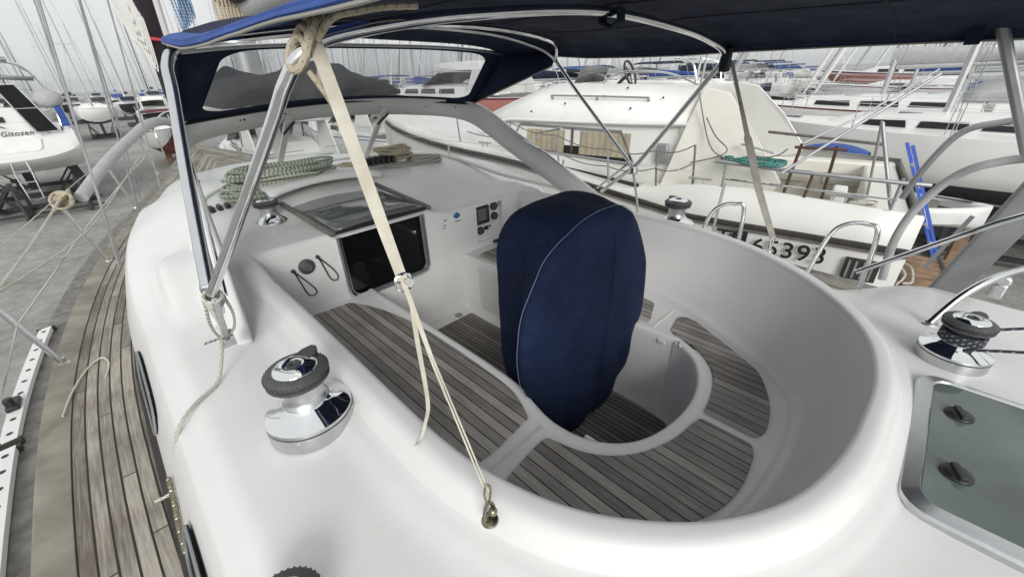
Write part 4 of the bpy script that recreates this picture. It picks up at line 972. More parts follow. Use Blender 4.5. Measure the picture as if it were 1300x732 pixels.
# --- helm cover
AFT = cr([(x, 0, z) for x, z in ((1.60, .395), (1.80, .345), (1.96, .17), (2.05, -.06), (2.06, -.32), (1.98, -.58), (1.87, -.80), (1.72, -.90), (1.45, -.92), (1.24, -.86), (1.10, -.70), (1.06, -.50), (.985, -.28), (.975, -.06), (1.06, .15), (1.20, .30), (1.40, .375))], 8, True)
FWD = cr([(x, 0, z) for x, z in ((1.60, .395), (1.76, .39), (1.89, .32), (1.93, .1), (1.93, -.3), (1.92, -.6), (1.85, -.74), (1.74, -.78), (1.55, -.78), (1.42, -.78), (1.29, -.75), (1.235, -.6), (1.225, -.3), (1.225, 0), (1.24, .24), (1.33, .36), (1.46, .39))], 8, True)
NE = len(AFT); CC = V((1.53, 0, -.2))
def sect(y, k, sc, wr_=1.0, dzt=0):
    row = []
    for a, b in zip(AFT, FWD):
        p = a.lerp(b, k); q = CC+(p-CC)*sc; low = ss(.2, -.7, q.z)
        f = max(-.5, math.sin(q.x*27+q.z*3.5+math.sin(q.z*6+q.x*5)*1.1))*(.45+1.1*low)+.8*abs(math.sin(q.z*9-q.x*7+1+.8*math.sin(q.x*13)))*(1-low*.4)-.4
        row.append(V((q.x+.006*f*wr_*(1 if k else .4), y+.010*f*wr_*(1-k), max(-.925, q.z+dzt*max(0, q.z)))))
    return row
rows = [sect(.935, 0, .001, 0), sect(.935, 0, .22, .5), sect(.934, 0, .42), sect(.933, 0, .60), sect(.938, 0, .76), sect(.950, 0, .88), sect(.972, 0, .96), sect(1.0, 0, .985), sect(1.04, .22, .985), sect(1.09, .55, .99, 1.4), sect(1.15, .85, 1.0, 1.8), sect(1.22, 1, 1.0, 2.0), sect(1.28, 1, 1.0, 2.0),
        sect(1.34, 1, .985, 1.8), sect(1.40, 1, .94, 1.2), sect(1.43, 1, .84, 1), sect(1.445, 1, .6, 1), sect(1.45, 1, .04, 0)]
mb = MB(); mb.grid(rows, closed=True)
cv = mb.build('helm_cover', M['cover'], sharp=85, subd=1); tag(cv, 'navy blue canvas cover over the steering wheel and pedestal in the middle of the cockpit', 'canvas cover')
mb = MB(); mb.tube([p+V((-.002, -.004, .002)) for p in rows[7]], .0016, 6, closed=True); mb.build('seam_piping', M['thread'], cv)
mb = MB(); mb.tube(cr([(1.60, .968, .36), (1.59, .930, .22), (1.58, .915, .0), (1.56, .912, -.3), (1.55, .915, -.6), (1.54, .945, -.84)], 5), .003, 5); mb.build('centre_seam', M['cover'], cv)
ped = MB(); ped.lathe([(0, 0), (.13, 0), (.12, .03), (.09, .08), (.08, .9), (0, .9)], (1.54, 1.32, FZ), 20); ped.build('steering_pedestal', M['gel'], Y)

# --- rope coils on the coachroof
def ropecoil(c, rx, ry, loops, r, m, ang, label, dz=.006, jit=.012):
    mb = MB(); mb.tube(coil(c, rx, ry, loops, r, jit, dz, ang=ang), r, 6); o = mb.build('coiled_rope', m); tag(o, label, 'rope'); return o
ropecoil((1.02, 3.76, .215), .42, .19, 20, .0125, M['ropegreen'], R(-8), 'big flat coil of green flecked white rope on the coachroof behind the hatch', .0085, .022)
ropecoil((.72, 3.70, .16), .17, .17, 8, .0125, M['ropegreen'], 0, 'round coil of green flecked rope at the port end of the big coil', .008, .014)
ropecoil((2.12, 3.84, .215), .19, .13, 12, .0135, M['ropetan'], R(10), 'tan rope coil heaped right of the black clutches on the coachroof', .012, .018)
ropecoil((2.38, 3.72, .17), .19, .12, 9, .010, M['ropewhite'], R(-20), 'thin grey flecked rope coil at the starboard end of the coachroof lines', .008, .014)
ropecoil((.50, 3.42, .03), .13, .10, 5, .008, M['orange'], R(20), 'small flat coil of orange and cream line beside the coachroof winch', .004, .006)
ropecoil((1.66, 3.86, .22), .12, .06, 4, .010, M['ropetan'], R(-12), 'short tan rope coil left of the black clutches on the coachroof', .006, .012)
mb = MB()
for k in range(6): mb.box((1.78+.052*k, 3.80-.006*k, .255), (.032, .17, .055), rz=R(-8)); mb.box((1.78+.052*k, 3.76, .292), (.026, .09, .018), rz=R(-8))
mb.build('rope_clutch', M['black'], Y, bevel=.006, label='row of black rope clutches on the starboard side of the coachroof')
mb = MB()
for k in range(4): mb.box((.40+.05*k, 3.62, .135), (.032, .17, .055)); mb.box((.40+.05*k, 3.57, .17), (.026, .09, .018))
mb.build('rope_clutch', M['black'], Y, bevel=.006, label='row of black rope clutches on the port side of the coachroof')
mb = MB()
for k in range(5): mb.tube(cr([(1.45+.04*k, 3.95+.02*k, .235), (1.7+.05*k, 3.9, .24), (1.95+.06*k, 3.70, .20), (2.3+.04*k, 3.60, .15)], 5), .0055, 6)
mb.build('control_line', M['ropewhite'], Y)
mb = MB()
for k in range(3): mb.tube(cr([(.35+.05*k, 3.6, .12), (.38+.04*k, 3.4, .06), (.55+.03*k, 3.25, .05), (.68, 3.30, .08)], 5), .006, 6)
mb.build('control_line', M['ropetan'], Y)

# --- starboard quarter: grab loops, pushpit, arch legs
def loop(pts, r_, name, m_='steel', label=None, n=10):
    mb = MB(); mb.tube(cr(pts, 6), r_, n); return mb.build(name, M[m_], Y, label=label, sharp=60)
loop([(2.86, 1.02, -.24), (2.93, .98, .02), (2.97, .93, .095), (3.01, .86, .11), (3.03, .80, .07), (3.02, .78, -.33)], .0135, 'grab_loop', label='steel grab loop on the starboard coaming nearest the winch')
loop([(2.92, .33, -.24), (2.99, .29, .02), (3.02, .23, .10), (3.05, .14, .11), (3.05, .08, .06), (3.02, .06, -.30)], .0135, 'grab_loop', label='steel grab loop on the starboard coaming further aft')
loop([(2.42, -.23, -.11), (2.50, -.29, .02), (2.60, -.37, .10), (2.75, -.47, .125), (3.0, -.60, .12), (3.2, -.8, .10)], .0165, 'pushpit_rail', label='bent steel pushpit rail rising from the deck by the roped winch')
mb = MB(); mb.lathe([(0, 0), (.035, 0), (.03, .006), (0, .008)], (2.42, -.23, -.115), 16); mb.build('rail_base', M['brushed'], Y)
mb = MB(); mb.tube([(2.86, .10, -.12), (2.92, -.33, .26), (2.96, -.8, .60)], .014, 10); mb.build('pushpit_rail', M['steel'], Y, label='straight steel rail running up from the starboard deck edge')
loop([(3.0, -.02, -.18), (3.02, .0, .05), (3.04, -.03, .24), (3.06, -.12, .42), (3.10, -.25, .50), (3.12, -.45, .54), (3.15, -.8, .56)], .021, 'pushpit_hoop', 'padded', label='thick grey padded hoop on the starboard quarter')
loop([(3.5, .05, .18), (3.5, .0, .40), (3.5, -.08, .58), (3.5, -.22, .64), (3.5, -.40, .68)], .018, 'pushpit_hoop', 'alugrey', label='dull metal hoop beyond the padded one')
mb = MB(); mb.beam((2.9, .01, 1.16), (2.92, -.30, .56), .055, .04); mb.beam((2.92, -.30, .58), (3.0, -.62, .1), .05, .04); mb.build('arch_leg', M['alugrey'], Y, bevel=.012, label='pale grey square post at the right edge of the picture')
mb = MB(); mb.beam((3.05, -.46, .62), (3.35, -.30, -.35), .17, .03); mb.build('davit_plate', M['alugrey'], Y, bevel=.01, label='broad blue grey plate leg on the starboard quarter')
mb = MB(); mb.box((2.9, .03, 1.06), (.10, .05, .12)); mb.build('canopy_corner', M['navy'], can)
mb = MB(); mb.beam((3.12, -.25, .22), (3.13, -.17, -.10), .02, .02)
mb.build('leg_brace', M['alugrey'], Y)
mb = MB(); mb.box((2.86, -.43, -.05), (.05, .05, .08)); mb.lathe([(0, -.02), (.03, -.02), (.03, .02), (0, .02)], (2.86, -.43, .0), 14, M4=Matrix.Rotation(R(90), 4, 'Y')); mb.build('stern_block', M['brushed'], Y, bevel=.01)

# ================================================================== OTHER BOATS (built at the origin, z = 0 is the ground)
def hull_rows(L, B, zd, zk, tr=.72, sheer=.35, n=16, full=.95, bow=.9, flare=0):
    rows = []
    for i in range(n+1):
        t = i/n; y = L*t
        b = B/2*(tr+(1-tr)*ss(0, .4, t))*(1-max(0, (t-.42)/.58)**2.1)+.015
        zt = zd+sheer*(t-.25)**2*1.4*(1 if t > .25 else .5); kb = zk+(zt-zk)*.62*max(0, (t-.72)/.28)**2.2+.22*(zt-zk)*max(0, (.25-t)/.25)
        sec = []
        for s_, zf in ((1, 0), (1.0, .03), (.99, .25), (.96, .5), (.89, .68), (.66, .86), (.32, .97), (0, 1)):
            sec.append(V((-b*s_*(1-flare*zf*t), y-bow*zf*t**4, zt+(kb-zt)*zf)))
        rows.append(sec+[V((-p.x, p.y, p.z)) for p in sec[:-1][::-1]])
    return rows
def add_hull(root, L, B, zd, zk, topm, stripe, botm, split=4, **k):
    rows = hull_rows(L, B, zd, zk, **k); mb = MB(); nc = len(rows[0])
    for i in range(len(rows)-1):
        for j in range(nc-1):
            jj = min(j, nc-2-j); mi = 0 if jj < split else 2
            if jj == 0: mi = 1
            mb.add([rows[i][j], rows[i][j+1], rows[i+1][j+1], rows[i+1][j]], [(0, 1, 2, 3)], mi)
    mb.add(rows[0], [tuple(range(nc))], 0)
    import bmesh as _b
    h = mb.build('hull', [M[topm], M[stripe], M[botm]], root, sharp=45)
    bm = _b.new(); bm.from_mesh(h.data); _b.ops.remove_doubles(bm, verts=bm.verts, dist=.001); _b.ops.recalc_face_normals(bm, faces=bm.faces); bm.to_mesh(h.data); bm.free()
    mb = MB(); mb.grid([[V((r_[0].x*(1-2*q/6), r_[0].y, r_[0].z+.05*math.sin(math.pi*q/6)-.01)) for q in range(7)] for r_ in rows])
    mb.build('deck', M['gelfar'], root, sharp=60)
    return rows
def hb_at(rows, y):
    for a, b in zip(rows, rows[1:]):
        if a[0].y <= y <= b[0].y:
            t = (y-a[0].y)/(b[0].y-a[0].y); return -(a[0].x+(b[0].x-a[0].x)*t), a[0].z+(b[0].z-a[0].z)*t
    return 0.05, rows[-1][0].z
def cabin(root, y0, y1, w0, w1, z0, h, m_, slope=.6, nwin=3, winh=.16, front=.9):
    rows = []
    for t, hh, k in ((0, .0, 1), (.02, .8, .97), (.08, 1, .93), (.5, 1, 1), (.80, .9, 1), (.97, .35, 1), (1, 0, 1)):
        y = y0+(y1-y0)*t; w_ = (w0+(w1-w0)*t)/2
        zz = z0+h*hh
        rows.append([V((-w_, y, z0-.05)), V((-w_*.97, y, z0+(zz-z0)*.55)), V((-w_*.88, y, z0+(zz-z0)*.92)), V((-w_*.6, y, zz)), V((0, y, zz+.05*hh)), V((w_*.6, y, zz)), V((w_*.88, y, z0+(zz-z0)*.92)), V((w_*.97, y, z0+(zz-z0)*.55)), V((w_, y, z0-.05))])
    mb = MB(); mb.grid(rows); c = mb.build('cabin', M[m_], root, sharp=50)
    for s_ in (-1, 1):
        for q in range(nwin):
            a = .12+.70*q/nwin; b = a+.58/nwin; pts = []
            for t in (a, b):
                y = y0+(y1-y0)*t; w_ = (w0+(w1-w0)*t)/2; pts.append((y, w_))
            mb = MB(); (ya, wa), (yb, wb) = pts
            mb.prism([(s_*(wa*.985+.006), ya, z0+h*.30), (s_*(wb*.985+.006), yb, z0+h*.32), (s_*(wb*.955+.010), yb-.05, z0+h*.68), (s_*(wa*.955+.010), ya+.05, z0+h*.70)], (s_*.012, 0, 0))
            mb.build('cabin_window', M['window'], c)
    return c
def rig(root, y, z, H, m_, boomL, cover, genoa, L, B, zb):
    mb = MB(); mb.tube([(0, y, z), (0, y-.02*H*.3, z+H*.5), (0, y-.03*H, z+H)], [.085, .08, .055], 8); mst = mb.build('mast', M[m_], root)
    for f in (.38, .66):
        mb = MB(); mb.tube([(-B*.30*(1.2-f), y-.03*H*f-.15, z+H*f-.02), (0, y-.03*H*f+.02, z+H*f+.02), (B*.30*(1.2-f), y-.03*H*f-.15, z+H*f-.02)], .022, 5); mb.build('spreader', M[m_], mst)
    for s_ in (-1, 1):
        w_ = B*.30
        mb = MB(); mb.tube([(s_*B*.42, y-.25, zb), (s_*w_*.82, y-.15-.03*H*.38, z+H*.38), (s_*w_*.54, y-.15-.02*H, z+H*.66), (0, y-.03*H, z+H*.96)], .011, 4, cap=False); mb.tube([(s_*B*.40, y-.1, zb), (0, y-.03*H*.38, z+H*.37)], .009, 4, cap=False); mb.build('shroud', M['alugrey'], root)
    mb = MB(); mb.tube([(0, .1, zb), (0, y-.03*H, z+H)], .009, 4); mb.build('backstay', M['alugrey'], root)
    mb = MB(); p0, p1 = V((0, L-.3, zb+.4)), V((0, y-.03*H+.1, z+H*.95)); mb.tube([p0.lerp(p1, t) for t in (0, .03, .1, .5, .9, 1)], [.03, .09, .11, .08, .04, .01] if genoa else [.012]*6, 6); mb.build('furled_genoa', M[genoa or 'alugrey'], root)
    if boomL:
        mb = MB(); mb.tube([(0, y-.1, z+.9), (0, y-boomL, z+.95)], .07, 8); bo = mb.build('boom', M[m_], root)
        if cover:
            mb = MB(); rws = []
            for k in range(9):
                t = k/8; yy = y+.1-(boomL+.05)*t; hh = .42*(1-t)**.7+.12; ww = .15*(1-.4*t)
                rws.append([V((ww*math.sin(a)*(1.0 if math.cos(a) < 0 else .6), yy, z+1.0+hh*.42-hh*.5*math.cos(a))) for a in [2*math.pi*j/10 for j in range(10)]])
            mb.grid(rws, closed=True); mb.build('sail_cover', M[cover], bo, sharp=80)
def rails(root, rows, L, zoff=0, y0=.4, n=6, h=.6):
    pts = {}
    for s_ in (-1, 1):
        top = []; 
        for k in range(n):
            y = y0+(L*.88-y0)*k/(n-1); hb, zz = hb_at(rows, y); p = V((s_*(hb-.06), y, zz)); top.append(p+V((0, 0, h)))
            mb = MB(); mb.tube([p, p+V((0, 0, h))], .012, 5); mb.build('stanchion', M['steel'], root)
        for f in (1, .5):
            mb = MB(); mb.tube([q-V((0, 0, h*(1-f))) for q in top], .006, 4, cap=False); mb.build('guard_wire', M['steel'], root)
    hb, zz = hb_at(rows, L*.88); hb2, z2 = hb_at(rows, L*.985)
    mb = MB(); mb.tube([(-hb+.06, L*.88, zz+h), (-hb*.5, L*.96, z2+h), (0, L*1.0, z2+h+.03), (hb*.5, L*.96, z2+h), (hb-.06, L*.88, zz+h)], .014, 5); mb.build('pulpit', M['steel'], root)
    hb, zz = hb_at(rows, .15)
    mb = MB(); mb.tube([(-hb+.1, y0, zz+h), (-hb+.1, .1, zz+h), (-.3, .02, zz+h)], .014, 5); mb.tube([(hb-.1, y0, zz+h), (hb-.1, .1, zz+h), (.3, .02, zz+h)], .014, 5); mb.tube([(-hb+.1, .1, zz), (-hb+.1, .1, zz+h)], .014, 5); mb.tube([(hb-.1, .1, zz), (hb-.1, .1, zz+h)], .014, 5); mb.build('pushpit', M['steel'], root)
def make_yacht(label, L=11.5, B=3.7, zd=3.05, top='gelfar', stripe='blue', bot='antifoul', cover='navy', genoa='white', H=15, mastm='alu', hood='navy', bim=None):
    r_ = thing('sailing_yacht', (0, 0, 0), label, 'sailing yacht', absolute=False)
    rows = add_hull(r_, L, B, zd, 1.45, top, stripe, bot)
    mb = MB(); mb.prism([(-.12, L*.40, 1.55), (-.12, L*.60, 1.55), (-.12, L*.57, .28), (-.12, L*.42, .28)], (.24, 0, 0)); mb.build('keel', M[bot], r_, bevel=.03)
    mb = MB(); mb.prism([(-.04, .5, 2.1), (-.04, 1.0, 1.9), (-.04, .9, .75), (-.04, .55, .75)], (.08, 0, 0)); mb.build('rudder', M[bot], r_, bevel=.02)
    cabin(r_, L*.36, L*.80, B*.56, B*.26, zd-.02, .42, 'gelfar', nwin=3)
    # cockpit coamings and well
    mb = MB()
    for s_ in (-1, 1): mb.box((s_*B*.27, L*.20, zd+.12), (.16, L*.30, .26))
    mb.box((0, L*.055, zd+.1), (B*.56, .18, .22)); mb.build('cockpit_coaming', M['gelfar'], r_, bevel=.03)
    mb = MB(); mb.box((0, L*.21, zd+.015), (B*.44, L*.28, .03)); mb.build('cockpit_well', M['teakrail'] if bim else M['greyrail'], r_)
    mb = MB(); mb.tube([V((.36*math.cos(a), L*.12, zd+.62+.36*math.sin(a))) for a in [k*math.pi/10 for k in range(20)]], .018, 5, closed=True); mb.beam((0, L*.13, zd), (0, L*.13, zd+.65), .14, .16); mb.build('steering_wheel', M['alugrey'], r_)
    if hood:
        mb = MB(); mb.grid([[V((B*.27*math.sin(a), L*.37-yy, zd+.30+hh*math.cos(a)**.6 if math.cos(a) > 0 else zd+.30)) for a in [-math.pi/2+math.pi*j/10 for j in range(11)]] for yy, hh in ((-.45, .12), (-.1, .5), (.5, .62), (.75, .60))]); mb.build('sprayhood', M[hood], r_, thick=.02)
    if bim:
        mb = MB(); mb.grid([[V((x*B*.36, L*.2+yy, zd+1.75+.12*(1-x*x))) for x in (-1, -.5, 0, .5, 1)] for yy in (-1.1, 0, 1.1)]); b_ = mb.build('bimini', M[bim], r_, thick=.02)
        for yy in (-.9, .9):
            mb = MB(); mb.tube([(-B*.38, L*.2, zd+.1), (-B*.36, L*.2+yy, zd+1.72), (0, L*.2+yy, zd+1.84), (B*.36, L*.2+yy, zd+1.72), (B*.38, L*.2, zd+.1)], .014, 5); mb.build('bimini_frame', M['steel'], b_)
    for y_, w_ in ((L*.62, .5), (L*.86, .45)):
        mb = MB(); z_ = zd+(.40 if y_ < L*.8 else .07+.35*.5); mb.box((0, y_, z_), (w_, w_, .05)); mb.build('deck_hatch', M['hatchtop'], r_, bevel=.02)
    rig(r_, L*.56, zd+.35, H, mastm, L*.36, cover, genoa, L, B, zd)
    rails(r_, rows, L)
    return r_
def make_cradle(L=6, W=2.4):
    r_ = thing('boat_cradle', (0, 0, 0), 'black steel cradle under a yacht', 'boat stand', absolute=False)
    mb = MB()
    for y in (-L*.4, 0, L*.4): mb.box((0, y, .10), (W, .14, .18))
    for x in (-W*.36, W*.36): mb.box((x, 0, .24), (.12, L, .12))
    mb.build('base_frame', M['rust'], r_)
    for s_ in (-1, 1):
        for y in (-L*.4, 0, L*.4):
            mb = MB(); mb.beam((s_*W*.48, y, .1), (s_*W*.40, y, 1.75), .09, .09); mb.beam((s_*W*.2, y, .2), (s_*W*.43, y, 1.2), .06, .06); mb.box((s_*W*.385, y, 1.82), (.10, .34, .22)); mb.build('support_arm', M['rust'], r_)
    return r_
def make_motorboat(label, L=9.5, B=3.2, zd=2.35, top='gelfar', stripe='blue', bot='antifoul', fly=True, can='blue'):
    r_ = thing('motor_boat', (0, 0, 0), label, 'motor boat', absolute=False)
    rows = add_hull(r_, L, B, zd, .75, top, stripe, bot, tr=.92, bow=1.3, sheer=.5)
    cabin(r_, L*.30, L*.82, B*.80, B*.40, zd, .55, 'gelfar', nwin=3)
    mb = MB(); z = zd+.5; mb.grid([[V((-B*.36, L*.55, z)), V((0, L*.62, z)), V((B*.36, L*.55, z))], [V((-B*.33, L*.46, z+.55)), V((0, L*.50, z+.6)), V((B*.33, L*.46, z+.55))]]); mb.build('windshield', M['window'], r_, thick=.03)
    mb = MB(); mb.grid([[V((x*B*.37, y, zd+1.15+.06*(1-x*x)+dz)) for x in (-1, -.5, 0, .5, 1)] for y, dz in ((L*.18, 0), (L*.35, .03), (L*.49, -.02))]); mb.build('hard_top' if fly else 'cockpit_canvas', M['gelfar'] if fly else M[can], r_, thick=.07)
    for s_ in (-1, 1):
        mb = MB(); mb.prism([(s_*B*.38, L*.14, zd+.1), (s_*B*.38, L*.30, zd+.1), (s_*B*.37, L*.26, zd+1.15), (s_*B*.37, L*.18, zd+1.15)], (s_*.05, 0, 0)); mb.build('arch_side', M['gelfar'], r_)
    if fly:
        mb = MB(); mb.box((0, L*.36, zd+1.36), (B*.55, L*.22, .32)); mb.build('flybridge', M['gelfar'], r_, bevel=.08)
    mb = MB(); mb.box((0, L*.10, zd+.05), (B*.72, L*.18, .05)); mb.build('cockpit_well', M['greyrail'], r_)
    rails(r_, rows, L, n=5, y0=L*.4, h=.5)
    mb = MB()
    for x in (-.5, .5):
        for y in (L*.2, L*.55): mb.box((x, y, .4), (.35, .35, .8))
    mb.build('keel_block', M['wood'], r_)
    return r_
def copy_tree(o, parent=None):
    c = o.copy(); COL.objects.link(c); c.parent = parent
    for ch in o.children: copy_tree(ch, c)
    return c
protos = {
 'a': make_yacht('white yacht a', cover='navy', stripe='blue', hood='navy', bim='blue'),
 'p': make_motorboat('motor boat p', L=12.5, B=4.0, zd=3.75, top='red', stripe='maroon', bot='antired', fly=True),
 'b': make_yacht('white yacht b', L=12.6, B=3.95, zd=3.2, cover='padded', stripe='antired', bot='antired', genoa='padded', hood='padded', H=16.5, bim='navy'),
 'c': make_yacht('white yacht c', L=10.2, B=3.4, zd=2.85, cover='blue', stripe='black', genoa='white', hood='blue', H=13.5),
 'd': make_yacht('bare yacht d', L=11.2, B=3.6, zd=3.0, cover=None, stripe='gelfar', genoa=None, hood=None, H=14.5),
 'e': make_yacht('dark hull yacht e', L=13, B=4.1, zd=3.25, top='navy', stripe='white', cover='darkcan', genoa='padded', H=17.5, hood='darkcan', bim='darkcan'),
 'm': make_motorboat('motor boat m'),
 'n': make_motorboat('motor boat n', L=8, B=2.9, zd=2.1, stripe='maroon', bot='antired', fly=False, can='maroon'),
}
DESC = {'p': ('large motor boat with faded red hull', 'motor boat'), 'a': ('white yacht with navy sail cover', 'sailing yacht'), 'b': ('white yacht, grey cover, navy bimini', 'sailing yacht'), 'c': ('small white yacht with blue cover', 'sailing yacht'),
        'd': ('plain white yacht with bare boom', 'sailing yacht'), 'e': ('dark navy hulled yacht with black covers', 'sailing yacht'), 'm': ('white motor cruiser with hard top', 'motor boat'), 'n': ('white motor boat with maroon cockpit canvas', 'motor boat')}
cradle0 = make_cradle(); used = set(); cr_used = False; grp_n = {}
ROWN = {}
def place(kind, x, y, rz, where):
    global cr_used
    p = protos[kind]; o = p if kind not in used else copy_tree(p); used.add(kind)
    o.location = (x, y, GZ); o.rotation_euler.z = R(rz)
    o['group'] = 'boats standing ashore in the yard'; d, c = DESC[kind]; o['category'] = c
    o['label'] = f'{d}, {where}'
    if kind not in 'mnp':
        L_ = {'a': 11.5, 'b': 12.6, 'c': 10.2, 'd': 11.2, 'e': 13}[kind]
        q = cradle0 if not cr_used else copy_tree(cradle0); cr_used = True
        v = Matrix.Rotation(R(rz), 3, 'Z') @ V((0, L_*.48, 0)); q.location = (x+v.x, y+v.y, GZ); q.rotation_euler.z = R(rz)
        q['group'] = 'steel cradles under the yachts ashore'; q['label'] = 'cradle under '+d+', '+where
    return o
ORD = ['first', 'second', 'third', 'fourth', 'fifth', 'sixth', 'seventh', 'eighth', 'ninth', 'tenth', 'eleventh', 'twelfth', 'thirteenth', 'fourteenth']
# row alongside, beyond the flybridge cruiser, receding to starboard
for k, (kind, x, y, rz) in enumerate((('d', 15.9, -6.2, 1), ('b', 20.1, -5.2, 2), ('a', 24.3, -6.5, 0), ('c', 28.1, -4.0, 1), ('m', 31.7, -2.5, 0), ('b', 35.6, -5.5, 0), ('a', 39.7, -4.5, 1), ('p', 44.2, -4.0, 0), ('d', 48.4, -4.5, 0), ('e', 52.6, -5, 0), ('c', 56.6, -3, 0), ('b', 60.6, -5, 0), ('a', 64.8, -5, 0), ('c', 68.8, -4, 0))):
    place(kind, x, y, rz, f'{ORD[k]} boat behind the cruiser')
for k, (kind, x, y, rz) in enumerate((('m', 10.2, 16.2, 6), ('p', 15.4, 13.0, 8), ('a', 19.8, 12, 2), ('n', 23.4, 9.5, 3), ('b', 27.2, 11.5, 0), ('c', 31.2, 11, 2), ('m', 34.9, 10.5, 0), ('a', 38.8, 11.5, 1), ('e', 43.1, 12, 0), ('d', 47.2, 11, 0), ('b', 51.3, 12, 0), ('a', 55.4, 12.5, 0), ('m', 59, 13, 0), ('c', 62.8, 12, 0))):
    place(kind, x, y, rz, f'{ORD[k]} from left in the second row')
place('n', 11.5, 4.3, 5, 'squeezed between the flybridge cruiser and the yacht row')
place('m', 4.7, 13.2, 0, 'just beyond our bow, seen through the windscreen')
for k, (kind, x, y, rz) in enumerate((('n', 4.2, 30.5, 176), ('b', 9.4, 31, 178), ('d', 14.0, 29.5, 2), ('a', 18.8, 30.5, 0), ('c', 23.4, 30, 4), ('a', 28.2, 29, 0), ('b', 33.2, 30, 1), ('m', 38, 31, 0), ('d', 42.8, 29.5, 0), ('e', 47.8, 30, 2))):
    if rz > 90: y += 10
    place(kind, x, y, rz, f'{ORD[k]} from left in the third row')
for k, (kind, x, y, rz) in enumerate((('c', -8.2, 60, 0), ('a', -3.4, 58, 2), ('d', 1.4, 60, -1), ('m', 6.2, 56, 2), ('b', 11.0, 58, 0), ('c', 15.8, 57, 3), ('e', 20.8, 58, 0), ('a', 25.8, 57, 0), ('d', 30.6, 56, 0), ('b', 35.4, 57, 2), ('a', 40.4, 56, 0))):
    place(kind, x, y, rz, f'{ORD[k]} from left in the far row')
# the farther yard: one mesh per boat is enough at this size
def make_far(L, B, H, mi_cover):
    mb = MB(); rows = hull_rows(L, B, 3.0, 1.5, n=7)
    nc = len(rows[0]); mb.grid(rows, mi=0); mb.grid([[r_[0], V((0, r_[0].y, r_[0].z+.05)), r_[-1]] for r_ in rows], mi=0)
    mb.box((0, L*.55, 3.15), (B*.5, L*.38, .5)); mb.box((0, L*.5, 1.0), (.25, L*.2, 1.4), mi=1); mb.box((0, L*.48, .2), (2.2, 5, .3), mi=1)
    for s_ in (-1, 1): mb.box((s_*B*.255, L*.55, 3.2), (.02, L*.26, .14), mi=1); mb.tube([(s_*B*.4, L*.54, 3), (s_*B*.2, L*.53, 3+H*.45), (0, L*.52, 3.2+H*.95)], .012, 3, mi=2, cap=False)
    mb.tube([(0, L*.56, 3.2), (0, L*.52, 3.2+H)], [.09, .055], 6, mi=2); mb.tube([(0, L*.54, 4.3), (0, L*.18, 4.3)], .15, 6, mi=3)
    mb.tube([(0, L*.97, 3.3), (0, L*.54, 3+H*.9)], [.10, .03], 5, mi=4)
    for f in (.38, .66): mb.tube([(-.9, L*.54, 3.2+H*f), (.9, L*.54, 3.2+H*f)], .02, 3, mi=2, cap=False)
    mb.box((0, L*.36, 3.6), (B*.45, .9, .5), mi=3)
    return mb.build('sailing_yacht', [M['gelfar'], M['antifoul'], M['alu'], M[mi_cover[0]], M[mi_cover[1]]])
FAR = [(make_far(11.5, 3.6, 15, ('navy', 'white')), 'far off white yacht with navy covers and tall mast', 'far yachts with navy covers'),
       (make_far(10.3, 3.3, 13, ('blue', 'white')), 'far off white yacht with royal blue covers and shorter mast', 'far yachts with royal blue covers'),
       (make_far(12.8, 3.9, 17, ('padded', 'padded')), 'far off long white yacht with grey covers and very tall mast', 'far yachts with grey covers'),
       (make_far(11.8, 3.7, 15.5, ('darkcan', 'navy')), 'far off white yacht with black covers and navy furled sail', 'far yachts with black covers')]
fu = set(); nfar = 0
def far(i, x, y, rz, sc):
    global nfar
    p, lb, g = FAR[i]; o = p if i not in fu else p.copy()
    if i in fu: COL.objects.link(o)
    fu.add(i); o.location = (x, y, GZ); o.rotation_euler.z = R(rz); o.scale = (1, 1, sc); tag(o, lb, 'sailing yacht', g); nfar += 1
rnd = random.Random(11)
spots = []
for ry in range(0, 8):
    for rx in range(0, 42):
        x = -26+rx*5.2+rnd.uniform(-.5, .5); y = [12, 30, 47, 76, 93, 111, 128, 146][ry]-(0 if ry else 17)+rnd.uniform(-1.2, 1.2)
        if ry == 0 and x < 74: continue
        if ry == 1 and (x < 52 or y < 26 and x < 68): continue
        if ry == 2 and (x < 46 or y < 20): continue
        a = math.degrees(math.atan2(x, y)); d = math.hypot(x, y)
        if not (-9 < a < 97) or d > 150 or rnd.random() < .10: continue
        spots.append((x, y))
spots.sort(key=lambda p: math.hypot(*p))
for x, y in spots[:230]: far(rnd.randrange(4), x, y, rnd.choice((0, 0, 180, 2, -2)), rnd.uniform(.88, 1.15))

# ------------------------------------------------------------------ the flybridge cruiser alongside (local frame: y forward from transom, x to starboard, z up)
T = thing('motor_cruiser', (5.5, 0, GZ), 'white flybridge motor cruiser close alongside to starboard, registration painted on its quarter', 'motor cruiser', absolute=False, rz=R(7.8))
TB = 3.6
def t_hb(s): return TB/2*(1-max(0, (s-5.5)/5.2)**2.0)
def t_sh(s): return interp([(-.2, 3.27), (1.6, 3.37), (2.4, 3.30), (2.8, 3.12), (5, 3.5), (8, 3.75), (10.7, 4.0)], s)
rows = []
for s in [-.15, .3, .8, 1.4, 2, 2.5, 3, 4, 5, 6, 7, 8, 9, 10, 10.68]:
    h_ = max(.02, t_hb(s)); st = interp([(-.2, 2.93), (2, 2.95), (5, 3.42), (10.7, 3.8)], s); bz_ = 1.15+1.4*ss(6, 10.7, s)**2
    sec = [(h_-.10, t_sh(s)), (h_-.02, t_sh(s)-.01), (h_, st+.04), (h_+.0, st), (h_-.03, (st+1.9)/2), (h_-.12, 1.95+.4*ss(6, 10, s)), (h_*.72, bz_+.3), (0, bz_)]
    rows.append([V((TB/2-x, s, z)) for x, z in sec]+[V((TB/2+x, s, z)) for x, z in sec[:-1][::-1]])
